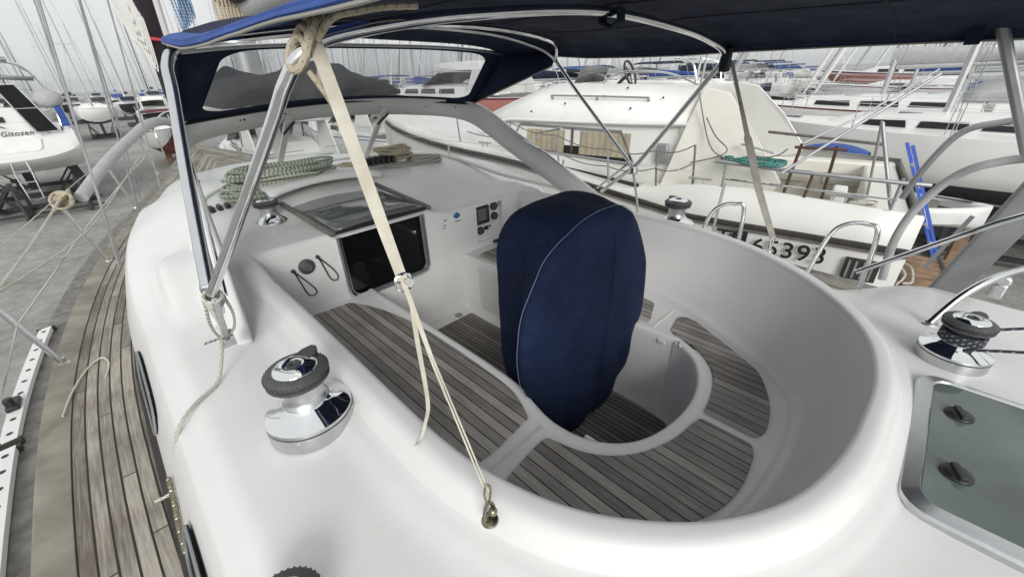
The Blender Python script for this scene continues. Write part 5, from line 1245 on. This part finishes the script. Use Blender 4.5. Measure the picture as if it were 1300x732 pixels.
mb = MB(); nc = len(rows[0])
for i in range(len(rows)-1):
    for j in range(nc-1):
        jj = min(j, nc-2-j); mb.add([rows[i][j], rows[i][j+1], rows[i+1][j+1], rows[i+1][j]], [(0, 1, 2, 3)], 1 if jj >= 5 else 0)
mb.add(rows[0], [tuple(range(nc))], 0)
hull = mb.build('hull', [M['gelold'], M['antifoul']], T, sharp=40)
bm = bmesh.new(); bm.from_mesh(hull.data); bmesh.ops.remove_doubles(bm, verts=bm.verts, dist=.001); bmesh.ops.recalc_face_normals(bm, faces=bm.faces); bm.to_mesh(hull.data); bm.free()
# rub rail
for sg in (0, 1):
    for dz, th, m_ in ((0, .034, 'rubber'), (.055, .018, 'greyrail')):
        mb = MB(); pts = [V(((TB/2-t_hb(s)-.012) if sg == 0 else (TB/2+t_hb(s)+.012), s, interp([(-.2, 2.93), (2, 2.95), (5, 3.42), (10.7, 3.8)], s)-.02-dz)) for s in [-.15+.55*k for k in range(19)]]; mb.tube(pts, th, 6); mb.build('rub_rail', M[m_], T)
# decks: side decks forward, sunken cockpit aft
mb = MB(); mb.grid([[V((TB/2+q*(t_hb(s)-.1), s, t_sh(s)-.06)) for q in (-1, -.5, 0, .5, 1)] for s in (2.75, 4, 5, 6, 7, 8, 9, 10, 10.5)]); mb.build('foredeck', M['gelold'], T)
mb = MB(); mb.prism([(.1, -.12, 2.45), (3.5, -.12, 2.45), (3.5, 2.8, 2.45), (.1, 2.8, 2.45)], (0, 0, .04)); mb.build('cockpit_floor', M['cream'], T)
mb = MB()
for x0, x1 in ((.10, .42), (3.18, 3.5)): mb.prism([(x0, -.1, 2.5), (x1, -.1, 2.5), (x1, 2.8, 2.5), (x0, 2.8, 2.5)], (0, 0, .72))
mb.prism([(.42, -.1, 2.5), (3.18, -.1, 2.5), (3.18, .28, 2.5), (.42, .28, 2.5)], (0, 0, .70)); mb.build('cockpit_coaming', M['cream'], T, bevel=.03)
mb = MB(); mb.box((.30, .95, 3.10), (.3, .5, .02)); mb.box((.62, 1.05, 2.95), (.35, .9, .05)); mb.build('side_bench', M['cream'], T, bevel=.01)
mb = MB(); mb.box((.60, 1.55, 3.0), (.30, .28, .42)); mb.build('cockpit_locker', M['yellow'], T, bevel=.02)
mb = MB(); mb.box((.80, .55, 3.05), (.22, .14, .55)); mb.build('seat_support', M['gelold'], T, bevel=.02)
for k, s in enumerate((2.15, 1.75, 1.1, .75, .35)):
    mb = MB(); mb.sphere((.045, s, 3.10+.02*k % .03), .014, 6); mb.build('rail_bolt', M['black'], T)
# superstructure
def side_xs(z): return interp([(3.0, .42), (3.95, .50), (4.05, .46), (4.45, 1.05)], z)
for sg in (1, -1):
    X_ = (lambda x: x) if sg == 1 else (lambda x: TB-x)
    # cabin side with opening filled by window
    mb = MB(); pl = [(2.55, 3.05), (6.3, 3.4), (6.15, 3.6), (5.35, 3.97), (2.35, 3.97)]
    mb.prism([(X_(side_xs(z)), s, z) for s, z in pl], (sg*.05, 0, 0)); mb.build('cabin_side', M['gelold'], T)
    wpl = [(3.02, 3.42), (5.02, 3.52), (5.30, 3.60), (5.10, 3.90), (3.28, 3.86)]
    mb = MB(); mb.prism([(X_(side_xs(z)-.006), s, z) for s, z in wpl], (sg*.01, 0, 0)); wn_ = mb.build('side_window', M['window'], T)
    mb = MB(); mb.tube([(X_(side_xs(z)-.012), s, z) for s, z in wpl], .022, 6, closed=True); mb.build('window_frame', M['alugrey'], wn_)
    for a_, b_ in ((3.12, 3.95), (4.22, 4.95)):
        mb = MB(); mb.grid([[V((X_(side_xs(z)-.014-.006*math.sin((s)*60)), s, z)) for s in [a_+(b_-a_)*k/40 for k in range(41)]] for z in (3.50, 3.84)]); mb.build('curtain', M['curtain'], wn_)
    mb = MB(); mb.beam((X_(.455), 4.08, 3.45), (X_(.475), 4.08, 3.88), .03, .03); mb.build('window_post', M['teakrail'], wn_)
    # recess below the window, its darkness drawn as a flat dark strip
    mb = MB(); mb.prism([(X_(.40), 2.9, 3.17), (X_(.40), 5.3, 3.42), (X_(.41), 5.3, 3.34+.0), (X_(.41), 2.9, 3.10)], (sg*-.02, 0, 0)); mb.build('recess_strip', M['rubber'], T)
    # roof lip
    mb = MB(); mb.tube([(X_(.44), s, z) for s, z in ((2.3, 4.0), (3.2, 3.98), (5.3, 3.98), (5.9, 3.85))], .04, 8, flat=.7); mb.build('roof_moulding', M['gelold'], T)
    # leaning upper side
    up = [[V((X_(.45), 2.3, 4.0)), V((X_(.45), 5.4, 3.99)), V((X_(.8), 6.4, 3.86))], [V((X_(1.0), 2.35, 4.42)), V((X_(1.0), 4.5, 4.48)), V((X_(1.2), 4.9, 4.46))]]
    mb = MB(); mb.grid([up[0], [a.lerp(b, .5)+V((-.0*sg, 0, .03)) for a, b in zip(*up)], up[1]]); mb.build('flybridge_side', M['gelold'], T, thick=.04, sharp=60)
    mb = MB(); pts = [V((X_(.66), 3.0, 4.30)), V((X_(.66), 3.8, 4.32)), V((X_(.66), 4.6, 4.33))]; mb.tube(pts, .014, 6)
    for p in pts: mb.tube([p, p+V((sg*.06, 0, -.06))], .018, 6)
    mb.build('roof_rail', M['alugrey'], T)
    # aft wing
    wg = [(2.6, 3.10), (2.35, 4.0), (2.30, 4.42), (1.98, 4.36), (1.55, 3.92), (1.14, 3.40), (1.2, 3.28), (1.9, 3.15)]
    mb = MB(); mb.prism([(X_(.30+.10*ss(3.2, 4.0, z)+.35*ss(4.0, 4.42, z)), s, z) for s, z in wg], (sg*.06, 0, 0)); wng = mb.build('cabin_wing', M['cream'] if sg == 1 else M['gelold'], T, bevel=.015)
    mb = MB(); mb.tube(cr([(X_(.33), 1.62, 3.80), (X_(.25), 1.62, 3.82), (X_(.25), 1.35, 3.76), (X_(.25), 1.28, 3.74)], 4), .012, 6); mb.build('handle', M['alu'], wng)
    mb = MB(); mb.box((X_(.40), 2.62, 3.62), (.06, .16, .26)); mb.build('side_lamp', M['alugrey'], T, bevel=.02)
mb = MB(); mb.grid([[V((.45, 5.4, 3.99)), V((.8, 6.4, 3.86)), V((1.8, 6.6, 3.84)), V((2.8, 6.4, 3.86)), V((3.15, 5.4, 3.99))], [V((1.0, 4.5, 4.48)), V((1.2, 4.9, 4.46)), V((1.8, 5.0, 4.46)), V((2.4, 4.9, 4.46)), V((2.6, 4.5, 4.48))]]); mb.build('flybridge_front', M['gelold'], T, thick=.04, sharp=60)
mb = MB(); mb.prism([(.5, 2.3, 3.97), (3.1, 2.3, 3.97), (3.1, 5.4, 3.97), (.5, 5.4, 3.97)], (0, 0, .04)); mb.build('flybridge_floor', M['gelold'], T)
mb = MB(); mb.grid([[V((.5, 6.1, 3.45)), V((1.8, 6.5, 3.5)), V((3.1, 6.1, 3.45))], [V((.62, 5.45, 3.95)), V((1.8, 5.8, 3.97)), V((2.98, 5.45, 3.95))]]); mb.build('windshield', M['window'], T, thick=.03)
# aft bulkhead with open doorway
for x_, w_ in ((1.0, 1.1), (2.9, .7)):
    mb = MB(); mb.box((x_, 2.4, 3.3), (w_, .06, 1.4)); mb.build('aft_bulkhead', M['gelold'], T)
mb = MB(); mb.box((2.05, 2.42, 3.2), (1.0, .03, 1.5)); mb.build('aft_door', M['window'], T)
for x in (1.6, 2.1, 2.5): 
    mb = MB(); mb.beam((x, 2.36, 2.5), (x, 2.36, 4.0), .05, .05); mb.build('door_frame', M['teakrail'] if x > 2 else M['gelold'], T)
# helm on the flybridge
mb = MB(); mb.tube([V((2.0+.19*math.cos(a), 3.86+.08*math.sin(a), 4.60+.19*math.sin(a))) for a in [k*math.pi/12 for k in range(24)]], .020, 6, closed=True)
for k in range(3):
    a = k*2.1+.3; mb.tube([(2.0, 3.86, 4.6), (2.0+.18*math.cos(a), 3.86+.08*math.sin(a), 4.6+.18*math.sin(a))], .012, 5)
mb.tube([(2.0, 3.86, 4.6), (2.0, 4.0, 4.5), (2.0, 4.1, 4.40)], .03, 8); mb.build('helm_wheel', M['black'], T)
mb = MB(); mb.prism([(1.3, 4.1, 4.0), (1.3, 4.5, 4.0), (1.3, 4.42, 4.47), (1.3, 4.15, 4.43)], (1.3, 0, 0)); mb.build('helm_console', M['gelold'], T, bevel=.03)
for pts in ([(1.1, 2.5, 4.45), (1.1, 2.6, 4.72), (1.3, 2.9, 4.78), (2.3, 2.9, 4.78), (2.5, 2.6, 4.72), (2.5, 2.5, 4.45)], [(1.0, 2.4, 4.42), (1.0, 2.9, 4.60), (1.0, 3.6, 4.62), (1.02, 3.9, 4.46)]):
    mb = MB(); mb.tube(cr(pts, 5), .014, 6); mb.build('flybridge_rail', M['steel'], T)
mb = MB(); mb.tube([(1.4, 2.6, 4.4), (1.55, 2.55, 5.5)], .02, 6); mb.tube([(1.7, 2.6, 4.4), (1.75, 2.55, 5.5)], .02, 6); mb.box((1.62, 2.55, 4.95), (.34, .05, .2)); mb.build('radar_post', M['alugrey'], T)
# cockpit rails
mb = MB(); mb.tube([(.05, 1.85, 3.64), (.04, 1.0, 3.60), (.04, .1, 3.58), (.10, -.1, 3.57)], .021, 8); mb.build('gunwale_rail', M['alugrey'], T)
mb = MB(); mb.tube([(.05, 1.70, 3.44), (.05, .1, 3.41)], .012, 6); mb.build('gunwale_rail', M['steel'], T)
for s in (1.72, .12):
    mb = MB(); mb.tube([(.06, s, 3.3), (.05, s, 3.62)], .016, 6); mb.build('rail_post', M['alugrey'], T)
for s, z in ((1.06, 3.86), (.78, 3.84), (.92, 3.4)):
    pass
mb = MB(); mb.tube([(.28, 1.10, 3.82), (.28, .62, 3.82)], .016, 6); mb.build('wooden_rail', M['teakrail'], T)
mb = MB(); mb.tube([(1.2, 1.5, 3.86), (1.0, .3, 3.80)], .018, 6); mb.build('wooden_rail', M['greyrail'], T)
for x, s, x2, s2 in ((.33, 1.10, .28, 1.04), (.33, .70, .28, .72), (.08, .88, .06, .85)):
    mb = MB(); mb.beam((x, s, 3.1), (x2, s2, 3.86 if x > .1 else 3.6), .028, .02); mb.build('wooden_post', M['teakrail'], T)
mb = MB(); mb.tube([(-.02, 1.14, 3.58), (.35, .55, 4.12), (.66, .10, 4.52)], .016, 8); mb.build('davit_arm', M['alugrey'], T)
mb = MB(); mb.tube([(.02, 1.02, 3.90), (.35, .58, 4.17), (.68, .12, 4.56)], .010, 8); mb.build('davit_arm', M['alugrey'], T)
mb = MB(); mb.tube([(.10, .12, 3.32), (.30, .42, 4.10)], .018, 8); mb.tube([(.6, .3, 3.3), (.42, .42, 4.1)], .014, 6); mb.build('davit_strut', M['alugrey'], T)
# stanchions and drooping lifelines on the side deck
sp_ = []
for s in (2.08, 2.55, 3.25, 4.1, 5.0, 6.2):
    zb = t_sh(s)-.05; p = V((.12, s, zb)); sp_.append(p+V((-.0, .05, .52)))
    mb = MB(); mb.tube([p, p+V((0, .05, .52))], .014, 6); mb.build('stanchion', M['greyrail'] if s < 3 else M['alugrey'], T)
for f in (1, .55):
    mb = MB(); pts = []
    for a, b in zip(sp_, sp_[1:]):
        for k in range(5): q = a.lerp(b, k/5); pts.append(q-V((0, 0, .06*math.sin(math.pi*k/5)+.52*(1-f))))
    mb.tube(pts, .008, 5); mb.build('lifeline', M['greyrail'], T)
for pts in ([(.30, 2.1, 4.1), (.26, 1.95, 3.9), (.24, 1.78, 3.75), (.24, 1.9, 3.65), (.3, 2.2, 3.55)], [(.5, 2.3, 4.4), (.25, 2.0, 3.8), (.15, 1.75, 3.65), (.08, 1.7, 3.62)], [(.26, 1.6, 3.86), (.22, 1.45, 3.70), (.24, 1.25, 3.72), (.26, 1.16, 3.80)]):
    mb = MB(); mb.tube(cr(pts, 5), .008, 5); mb.build('hanging_line', M['greyrail'], T)
for k, (x, y, z) in enumerate(((.62, 4.3, 4.20), (.75, 3.7, 4.30), (.58, 3.2, 4.15), (.72, 2.8, 4.28), (.55, 4.9, 4.08), (.9, 3.4, 4.40))):
    mb = MB(); mb.sphere((x-.03, y, z+.02), .016, 6); mb.build('roof_fastener', M['black'], T)
for y in (2.0, .55, 5.6):
    mb = MB(); z = t_sh(y)+.01; mb.tube([(.10, y-.14, z+.06), (.10, y+.14, z+.06)], .016, 6); mb.tube([(.10, y-.05, z), (.10, y-.05, z+.06)], .014, 6); mb.tube([(.10, y+.05, z), (.10, y+.05, z+.06)], .014, 6); mb.build('mooring_cleat', M['alu'], T)
for x0, y0, w_, l_ in ((1.1, .9, 1.3, .55), (1.1, 1.6, 1.3, .5)):
    mb = MB(); mb.box((x0+.6, y0, 2.62), (w_, l_, .26)); mb.build('engine_box', M['cream'], T, bevel=.03)
for y in (.5, 1.2):
    mb = MB(); mb.box((3.0, y, 2.98), (.5, .55, .12)); mb.build('seat_cushion', M['piping'], T, bevel=.03)
mb = MB(); mb.tube([(.44, 2.62, 3.2), (.50, 2.62, 3.95)], .006, 5); mb.tube([(.475, 2.5, 3.55), (.475, 2.9, 3.58)], .006, 5); mb.build('panel_seam', M['alugrey'], T)
for y in (1.0, 3.4):
    mb = MB(); c_ = V((-.12, y, 2.45 if y < 2 else 2.7)); mb.lathe([(.001, -.30), (.05, -.28), (.10, -.2), (.11, 0), (.10, .2), (.05, .28), (.001, .30)], c_, 14); mb.tube([c_+V((0, 0, .28)), (.03, y, t_sh(y)+.02)], .008, 5); mb.build('hull_fender', M['white'], T) if y > 2 else None
mb = MB(); mb.box((.55, 1.2, 2.52), (.5, .12, .04)); mb.box((2.2, 2.3, 2.9), (.34, .04, .5)); mb.build('door_step', M['teakrail'], T) if False else None
mb = MB(); mb.lathe([(0, 0), (.20, 0), (.24, .08), (.20, .18), (0, .20)], (1.62, 2.5, 5.5), 20); mb.build('radar_dome', M['gelfar'], T)
mb = MB(); mb.grid([[V((1.25, 4.52, 4.48)), V((1.8, 4.62, 4.48)), V((2.35, 4.52, 4.48))], [V((1.3, 4.40, 4.72)), V((1.8, 4.50, 4.74)), V((2.3, 4.40, 4.72))]]); mb.build('wind_deflector', M['hatchtop'], T, thick=.01)
# lettering
def on_side(s, z, x=-.03): return V((x, s, z))
text('TI', .275, frame_m(on_side(1.66, 2.66), (0, -1, 0), (-.05, 0, 1)), 'registration_letters', M['print'], T, .002, 1.05)
text('65393', .275, frame_m(on_side(1.24, 2.615), (0, -1, .02), (-.05, 0, 1)), 'registration_number', M['print'], T, .002, 1.12)
mb = MB(); mb.box((-.02, 1.36, 2.76), (.02, .10, .20)); mb.build('dark_plate', M['print'], T)
for k in range(4):
    mb = MB(); mb.box((-.022, 1.46, 2.70+.045*k), (.016, .09, .016)); mb.build('plate_stripe', M['print'], T)
text('STEMA', .085, frame_m(V((.285, 1.86, 3.60)), (0, -1, -.08), (.1, 0, 1)), 'name_lettering', M['printgrey'], T, .002, 1.1, .2)
mb = MB(); mb.box((-.01, .17, 2.64), (.05, .30, .24)); v_ = mb.build('hull_vent', M['rubber'], T, bevel=.01)
for s in (.08, .15, .22, .28):
    mb = MB(); mb.beam((-.04, s, 2.54), (-.04, s, 2.74), .012, .02); mb.build('vent_bar', M['alugrey'], v_)
# swim platform of slats with its frame
mb = MB()
for k in range(8): mb.box((.55+.17*k, -.55, 2.30), (.145, .72, .025))
mb.build('swim_platform', M['wood'], T)
mb = MB()
for s in (-.3, -.75): mb.beam((.4, s, 2.32), (1.9, s, 2.32), .03, .02)
mb.build('platform_batten', M['print'], T)
mb = MB(); mb.tube(cr([(.5, -.25, 2.36), (.9, -.35, 2.35), (1.3, -.3, 2.35), (1.2, -.42, 2.35), (.7, -.4, 2.35), (.55, -.3, 2.37)], 4), .012, 6); o = mb.build('slack_rope', M['ropewhite'], T)
# loose things on the cruiser
def to_w(p): return Matrix.Rotation(R(7.8), 3, 'Z') @ V(p)+V((5.5, 0, GZ))
mb = MB(); mb.tube(coil(to_w((.2, 1.42, 3.62)), .20, .36, 8, .011, .02, .006, ang=R(-8)), .011, 6); o = mb.build('coiled_rope', M['ropeteal']); tag(o, 'teal green coiled rope lying on the rail of the neighbouring cruiser', 'rope')
mb = MB(); mb.tube(coil(to_w((.30, .34, 3.21)), .10, .17, 6, .010, .015, .012, ang=R(60)), .010, 6); o = mb.build('coiled_rope', M['ropewhite']); tag(o, 'pale rope hank lying on the aft corner of the neighbouring cruiser', 'rope')
# blue ladder against its quarter
LD = thing('ladder', (8.1, -.95, GZ), 'blue aluminium ladder leaning against the stern of the neighbouring cruiser', 'ladder')
top_, bot_ = V((7.55, .25, -.02)), V((8.15, -1.55, GZ+.02)); dv_ = (bot_-top_); sd_ = V((.13, .04, 0))
for s_ in (-1, 1):
    mb = MB(); mb.beam(top_+sd_*s_*.9, bot_+sd_*s_*1.0, .045, .03); mb.build('ladder_rail', M['bluelad'], LD)
for k in range(1, 14):
    p = top_.lerp(bot_, k/14); mb = MB(); mb.beam(p-sd_, p+sd_, .03, .03); mb.build('rung', M['alu'], LD)
# tender hanging behind
D = thing('tender', (11.2, -.55, -1.95), 'small white tender with black inside beyond the blue ladder', 'tender')
mb = MB(); rws = []
for k in range(9):
    t = k/8; y = -1.25+2.1*t; hw = .62*(1-max(0, (t-.35)/.65)**2.2)+.02
    rws.append([V((11.2+x*hw, -.3-y*.9, -1.95+z+.12*t)) for x, z in ((-1, .38), (-1.03, .28), (-.9, .08), (-.5, 0), (0, -.05), (.5, 0), (.9, .08), (1.03, .28), (1, .38))])
mb.grid(rws); mb.add(rws[0], [tuple(range(9))]); th_ = mb.build('tender_hull', M['white'], D, thick=.05)
mb = MB(); mb.grid([[V((11.2+(p.x-11.2)*.9, p.y, -1.66)) for p in (r_[0], r_[8])] for r_ in rws]); mb.build('tender_inside', M['rubber'], D)
mb = MB(); mb.box((11.2, -.3, -1.60), (1.1, .18, .04)); mb.build('thwart', M['greyrail'], D)
mb = MB(); mb.tube([(11.7, -.2, -1.5), (11.2, -1.4, -1.45)], .02, 6); mb.build('oar', M['greyrail'], D)
for y in (-.9, .3):
    mb = MB(); mb.prism([(10.8, y-.08, GZ), (11.6, y-.08, GZ), (11.45, y-.08, -1.97), (10.95, y-.08, -1.97)], (0, .16, 0)); mb.build('trestle', M['wood'], D)

CD = thing('covered_dinghy', (12.2, 1.7, GZ), 'dinghy under a royal blue cover standing behind the wooden rails of the cruiser', 'dinghy')
mb = MB(); rws = []
for k in range(13):
    t = k/12; hw = .75*math.sin(math.pi*min(1, .12+t*.88))**.5; hh = .34*math.sin(math.pi*min(.97, .12+t*.8))**.5
    rws.append([V((12.2+hw*math.cos(a)*(1+.03*math.sin(7*t+3*a)), 1.0+1.4*t, -1.05+hh*max(0, math.sin(a))+(-.12 if math.sin(a) < .01 else 0))) for a in [math.pi*j/12 for j in range(13)]])
mb.grid(rws); mb.build('cover', M['blue'], CD, sharp=70)
mb = MB(); rws2 = [[V((12.2+(p.x-12.2)*k_, p.y, z_)) for p, k_, z_ in ((r_[0], .97, -1.14), (r_[0], .8, -1.42), (r_[6], 0, -1.55), (r_[12], .8, -1.42), (r_[12], .97, -1.14))] for r_ in rws]; mb.grid(rws2); mb.build('dinghy_hull', M['white'], CD)
for y in (1.2, 2.0):
    mb = MB(); mb.prism([(11.6, y, GZ), (12.8, y, GZ), (12.6, y, -1.5), (11.8, y, -1.5)], (0, .12, 0)); mb.build('trestle', M['rust'], CD)
# ------------------------------------------------------------------ big yacht off the port side, stern towards us
LB = thing('sailing_yacht', (-2.6, 25.6, GZ), 'large white yacht seen stern on at the left edge, with solar panel and boarding ladder', 'sailing yacht', absolute=False, rz=R(2))
rowsL = add_hull(LB, 14.5, 4.9, 3.0, 1.5, 'gelfar', 'gelold', 'antifoul', split=3, tr=.92, n=18)
mb = MB(); mb.prism([(-.15, 5.5, 1.6), (-.15, 8.5, 1.6), (-.15, 8, .3), (-.15, 6, .3)], (.3, 0, 0)); mb.build('keel', M['antifoul'], LB)
# rounded swim platform / sloping transom
mb = MB(); rws = []
for d_, z in ((0, 3.05), (-.15, 3.0), (-.75, 2.55), (-1.15, 2.42), (-1.30, 2.35), (-1.2, 2.22), (-.7, 2.05), (.3, 1.75)):
    rws.append([V((2.25*math.sin(a), d_*max(.15, math.cos(a))**.6, z+.30*abs(math.sin(a))**3*(1 if z > 2.1 else .5))) for a in [-math.pi/2+math.pi*k/18 for k in range(19)]])
mb.grid(rws); pf = mb.build('swim_transom', M['gelfar'], LB, sharp=60)
mb = MB(); mb.prism([(-1.25, -.20, 2.96), (1.25, -.20, 2.96), (1.15, -.62, 2.62), (1.0, -.68, 2.56), (-1.0, -.68, 2.56), (-1.15, -.62, 2.62)], (0, -.05, .06)); mb.build('name_board', M['white'], LB, bevel=.02)
mb = MB(); mb.box((0, .3, 3.30), (3.1, .7, .75)); mb.box((0, 2.6, 3.35), (3.4, .4, .55)); mb.build('cockpit_coaming', M['gelfar'], LB, bevel=.08)
text('Gitozen', .25, frame_m(V((.22, -.068, 3.16)), (1, 0, 0), (0, .0, 1)), 'name_lettering', M['printgrey'], LB, .004, 1.12, .3)
text('MARINA', .15, frame_m(V((-.1, -.55, 2.75)), (1, 0, 0), (0, .6, .75)), 'port_lettering', M['alugrey'], LB, .004, 1.1) if False else None
cabin(LB, 3.2, 10.5, 3.2, 1.6, 3.1, .75, 'gelfar', nwin=3)
mb = MB(); mb.box((-.9, -.07, 3.9), (.95, .04, .38)); mb.build('aft_window', M['window'], LB, bevel=.02)
mb = MB(); mb.box((0, .25, 3.85), (2.9, .6, .62)); mb.build('aft_cabin', M['gelfar'], LB, bevel=.1)
mb = MB(); mb.box((.45, -.08, 3.75), (.20, .05, .20)); mb.build('stern_locker', M['black'], LB, bevel=.02)
mb = MB(); mb.prism([(.75, .10, 4.9), (1.28, .10, 4.9), (1.85, -.20, 3.25), (1.25, -.20, 3.25)], (0, .05, .02)); sp0 = mb.build('solar_panel', M['port'], LB)
mb = MB(); mb.tube([(.72, .1, 4.95), (1.31, .1, 4.95), (1.89, -.22, 3.2), (1.22, -.22, 3.2)], .03, 6, closed=True); mb.tube([(1.0, -.07, 4.1), (1.58, -.07, 4.1)], .02, 6); mb.build('panel_frame', M['alu'], sp0)
mb = MB(); mb.tube(cr([(1.95, 0, 3.1), (2.1, .1, 4.2), (1.95, .1, 5.2), (1.3, .1, 5.7), (-1.3, .1, 5.75), (-2.0, .1, 5.1), (-2.1, .1, 4.2), (-2.0, 0, 3.1)], 6), .05, 8); mb.build('stern_arch', M['steel'], LB)
mb = MB(); mb.tube(cr([(2.15, .1, 3.1), (2.25, .2, 4.2), (2.05, .2, 5.1), (1.7, .2, 5.5)], 6), .04, 8); mb.build('stern_arch', M['steel'], LB)
mb = MB(); mb.grid([[V((x, y, 5.1+.12*(1-(x/2.1)**2))) for x in (-2.1, -1, 0, 1, 1.9)] for y in (0, 1.2, 2.4)]); mb.build('bimini', M['alugrey'], LB, thick=.12)
mb = MB(); mb.tube([(-1.9, -.05, 5.72), (1.45, -.05, 5.78)], .07, 6); mb.build('radar_bar', M['alugrey'], LB)
mb = MB(); mb.tube([(.15, -1.22, 2.35), (.10, -1.42, 1.9), (.12, -1.5, 1.0), (.3, -1.5, .92), (.5, -1.5, 1.0), (.55, -1.42, 1.9), (.55, -1.22, 2.35)], .025, 6)
for z in (2.0, 1.6, 1.25): mb.tube([(.11, -1.44, z), (.54, -1.44, z)], .02, 5)
mb.build('boarding_ladder', M['steel'], LB)
mb = MB(); mb.sphere((2.0, .0, 4.4), .34, 8, sc=(1.3, 1, 1)); mb.box((2.15, -.05, 3.75), (.22, .3, .75), mi=1); mb.build('outboard_engine', [M['padded'], M['blue']], LB, label='grey outboard engine clamped on the pushpit with blue leg cover')
mb = MB(); mb.tube([(2.3, .3, 3.1), (2.35, .3, 3.75), (2.3, 3, 3.8), (2.2, 6, 3.9)], .02, 6); mb.tube([(2.3, 1.6, 3.1), (2.34, 1.6, 3.75)], .02, 6); mb.build('pushpit', M['steel'], LB)
mb = MB(); mb.tube(cr([(-.2, -.1, 4.3), (.0, -.15, 4.0), (.25, -.15, 3.6), (.45, -.12, 3.45)], 5), .02, 6); mb.build('cable', M['black'], LB)
rig(LB, 8.2, 3.7, 18, 'alu', 5.2, 'padded', 'white', 14.5, 4.6, 3.1)
LC = copy_tree(cradle0); LC.location = (-2.6, 31, GZ); LC.scale = (1.5, 1.4, 1); LC['label'] = 'large black steel cradle under the big yacht at the left edge'; LC['group'] = 'steel cradles under the yachts ashore'
C2 = copy_tree(cradle0); C2.location = (-2.9, 26.6, GZ); C2.rotation_euler.z = R(90); C2.scale = (1.2, .8, .7); C2['label'] = 'low black steel trestle frame under the stern of the big yacht at the left edge'; C2['group'] = 'steel cradles under the yachts ashore'

# ------------------------------------------------------------------ damp sea air
m = bpy.data.materials.new('haze'); m.use_nodes = True; nt = m.node_tree; nt.nodes.clear()
out = nt.nodes.new('ShaderNodeOutputMaterial'); pv = nt.nodes.new('ShaderNodeVolumePrincipled')
pv.inputs['Color'].default_value = (.93, .95, .96, 1); pv.inputs['Density'].default_value = .0009; pv.inputs['Anisotropy'].default_value = .2
nt.links.new(pv.outputs[0], out.inputs['Volume'])
mb = MB(); mb.box((0, 0, GZ+9.5), (3100, 3100, 21.2)); hz_ = mb.build('haze', m); hz_['kind'] = 'stuff'
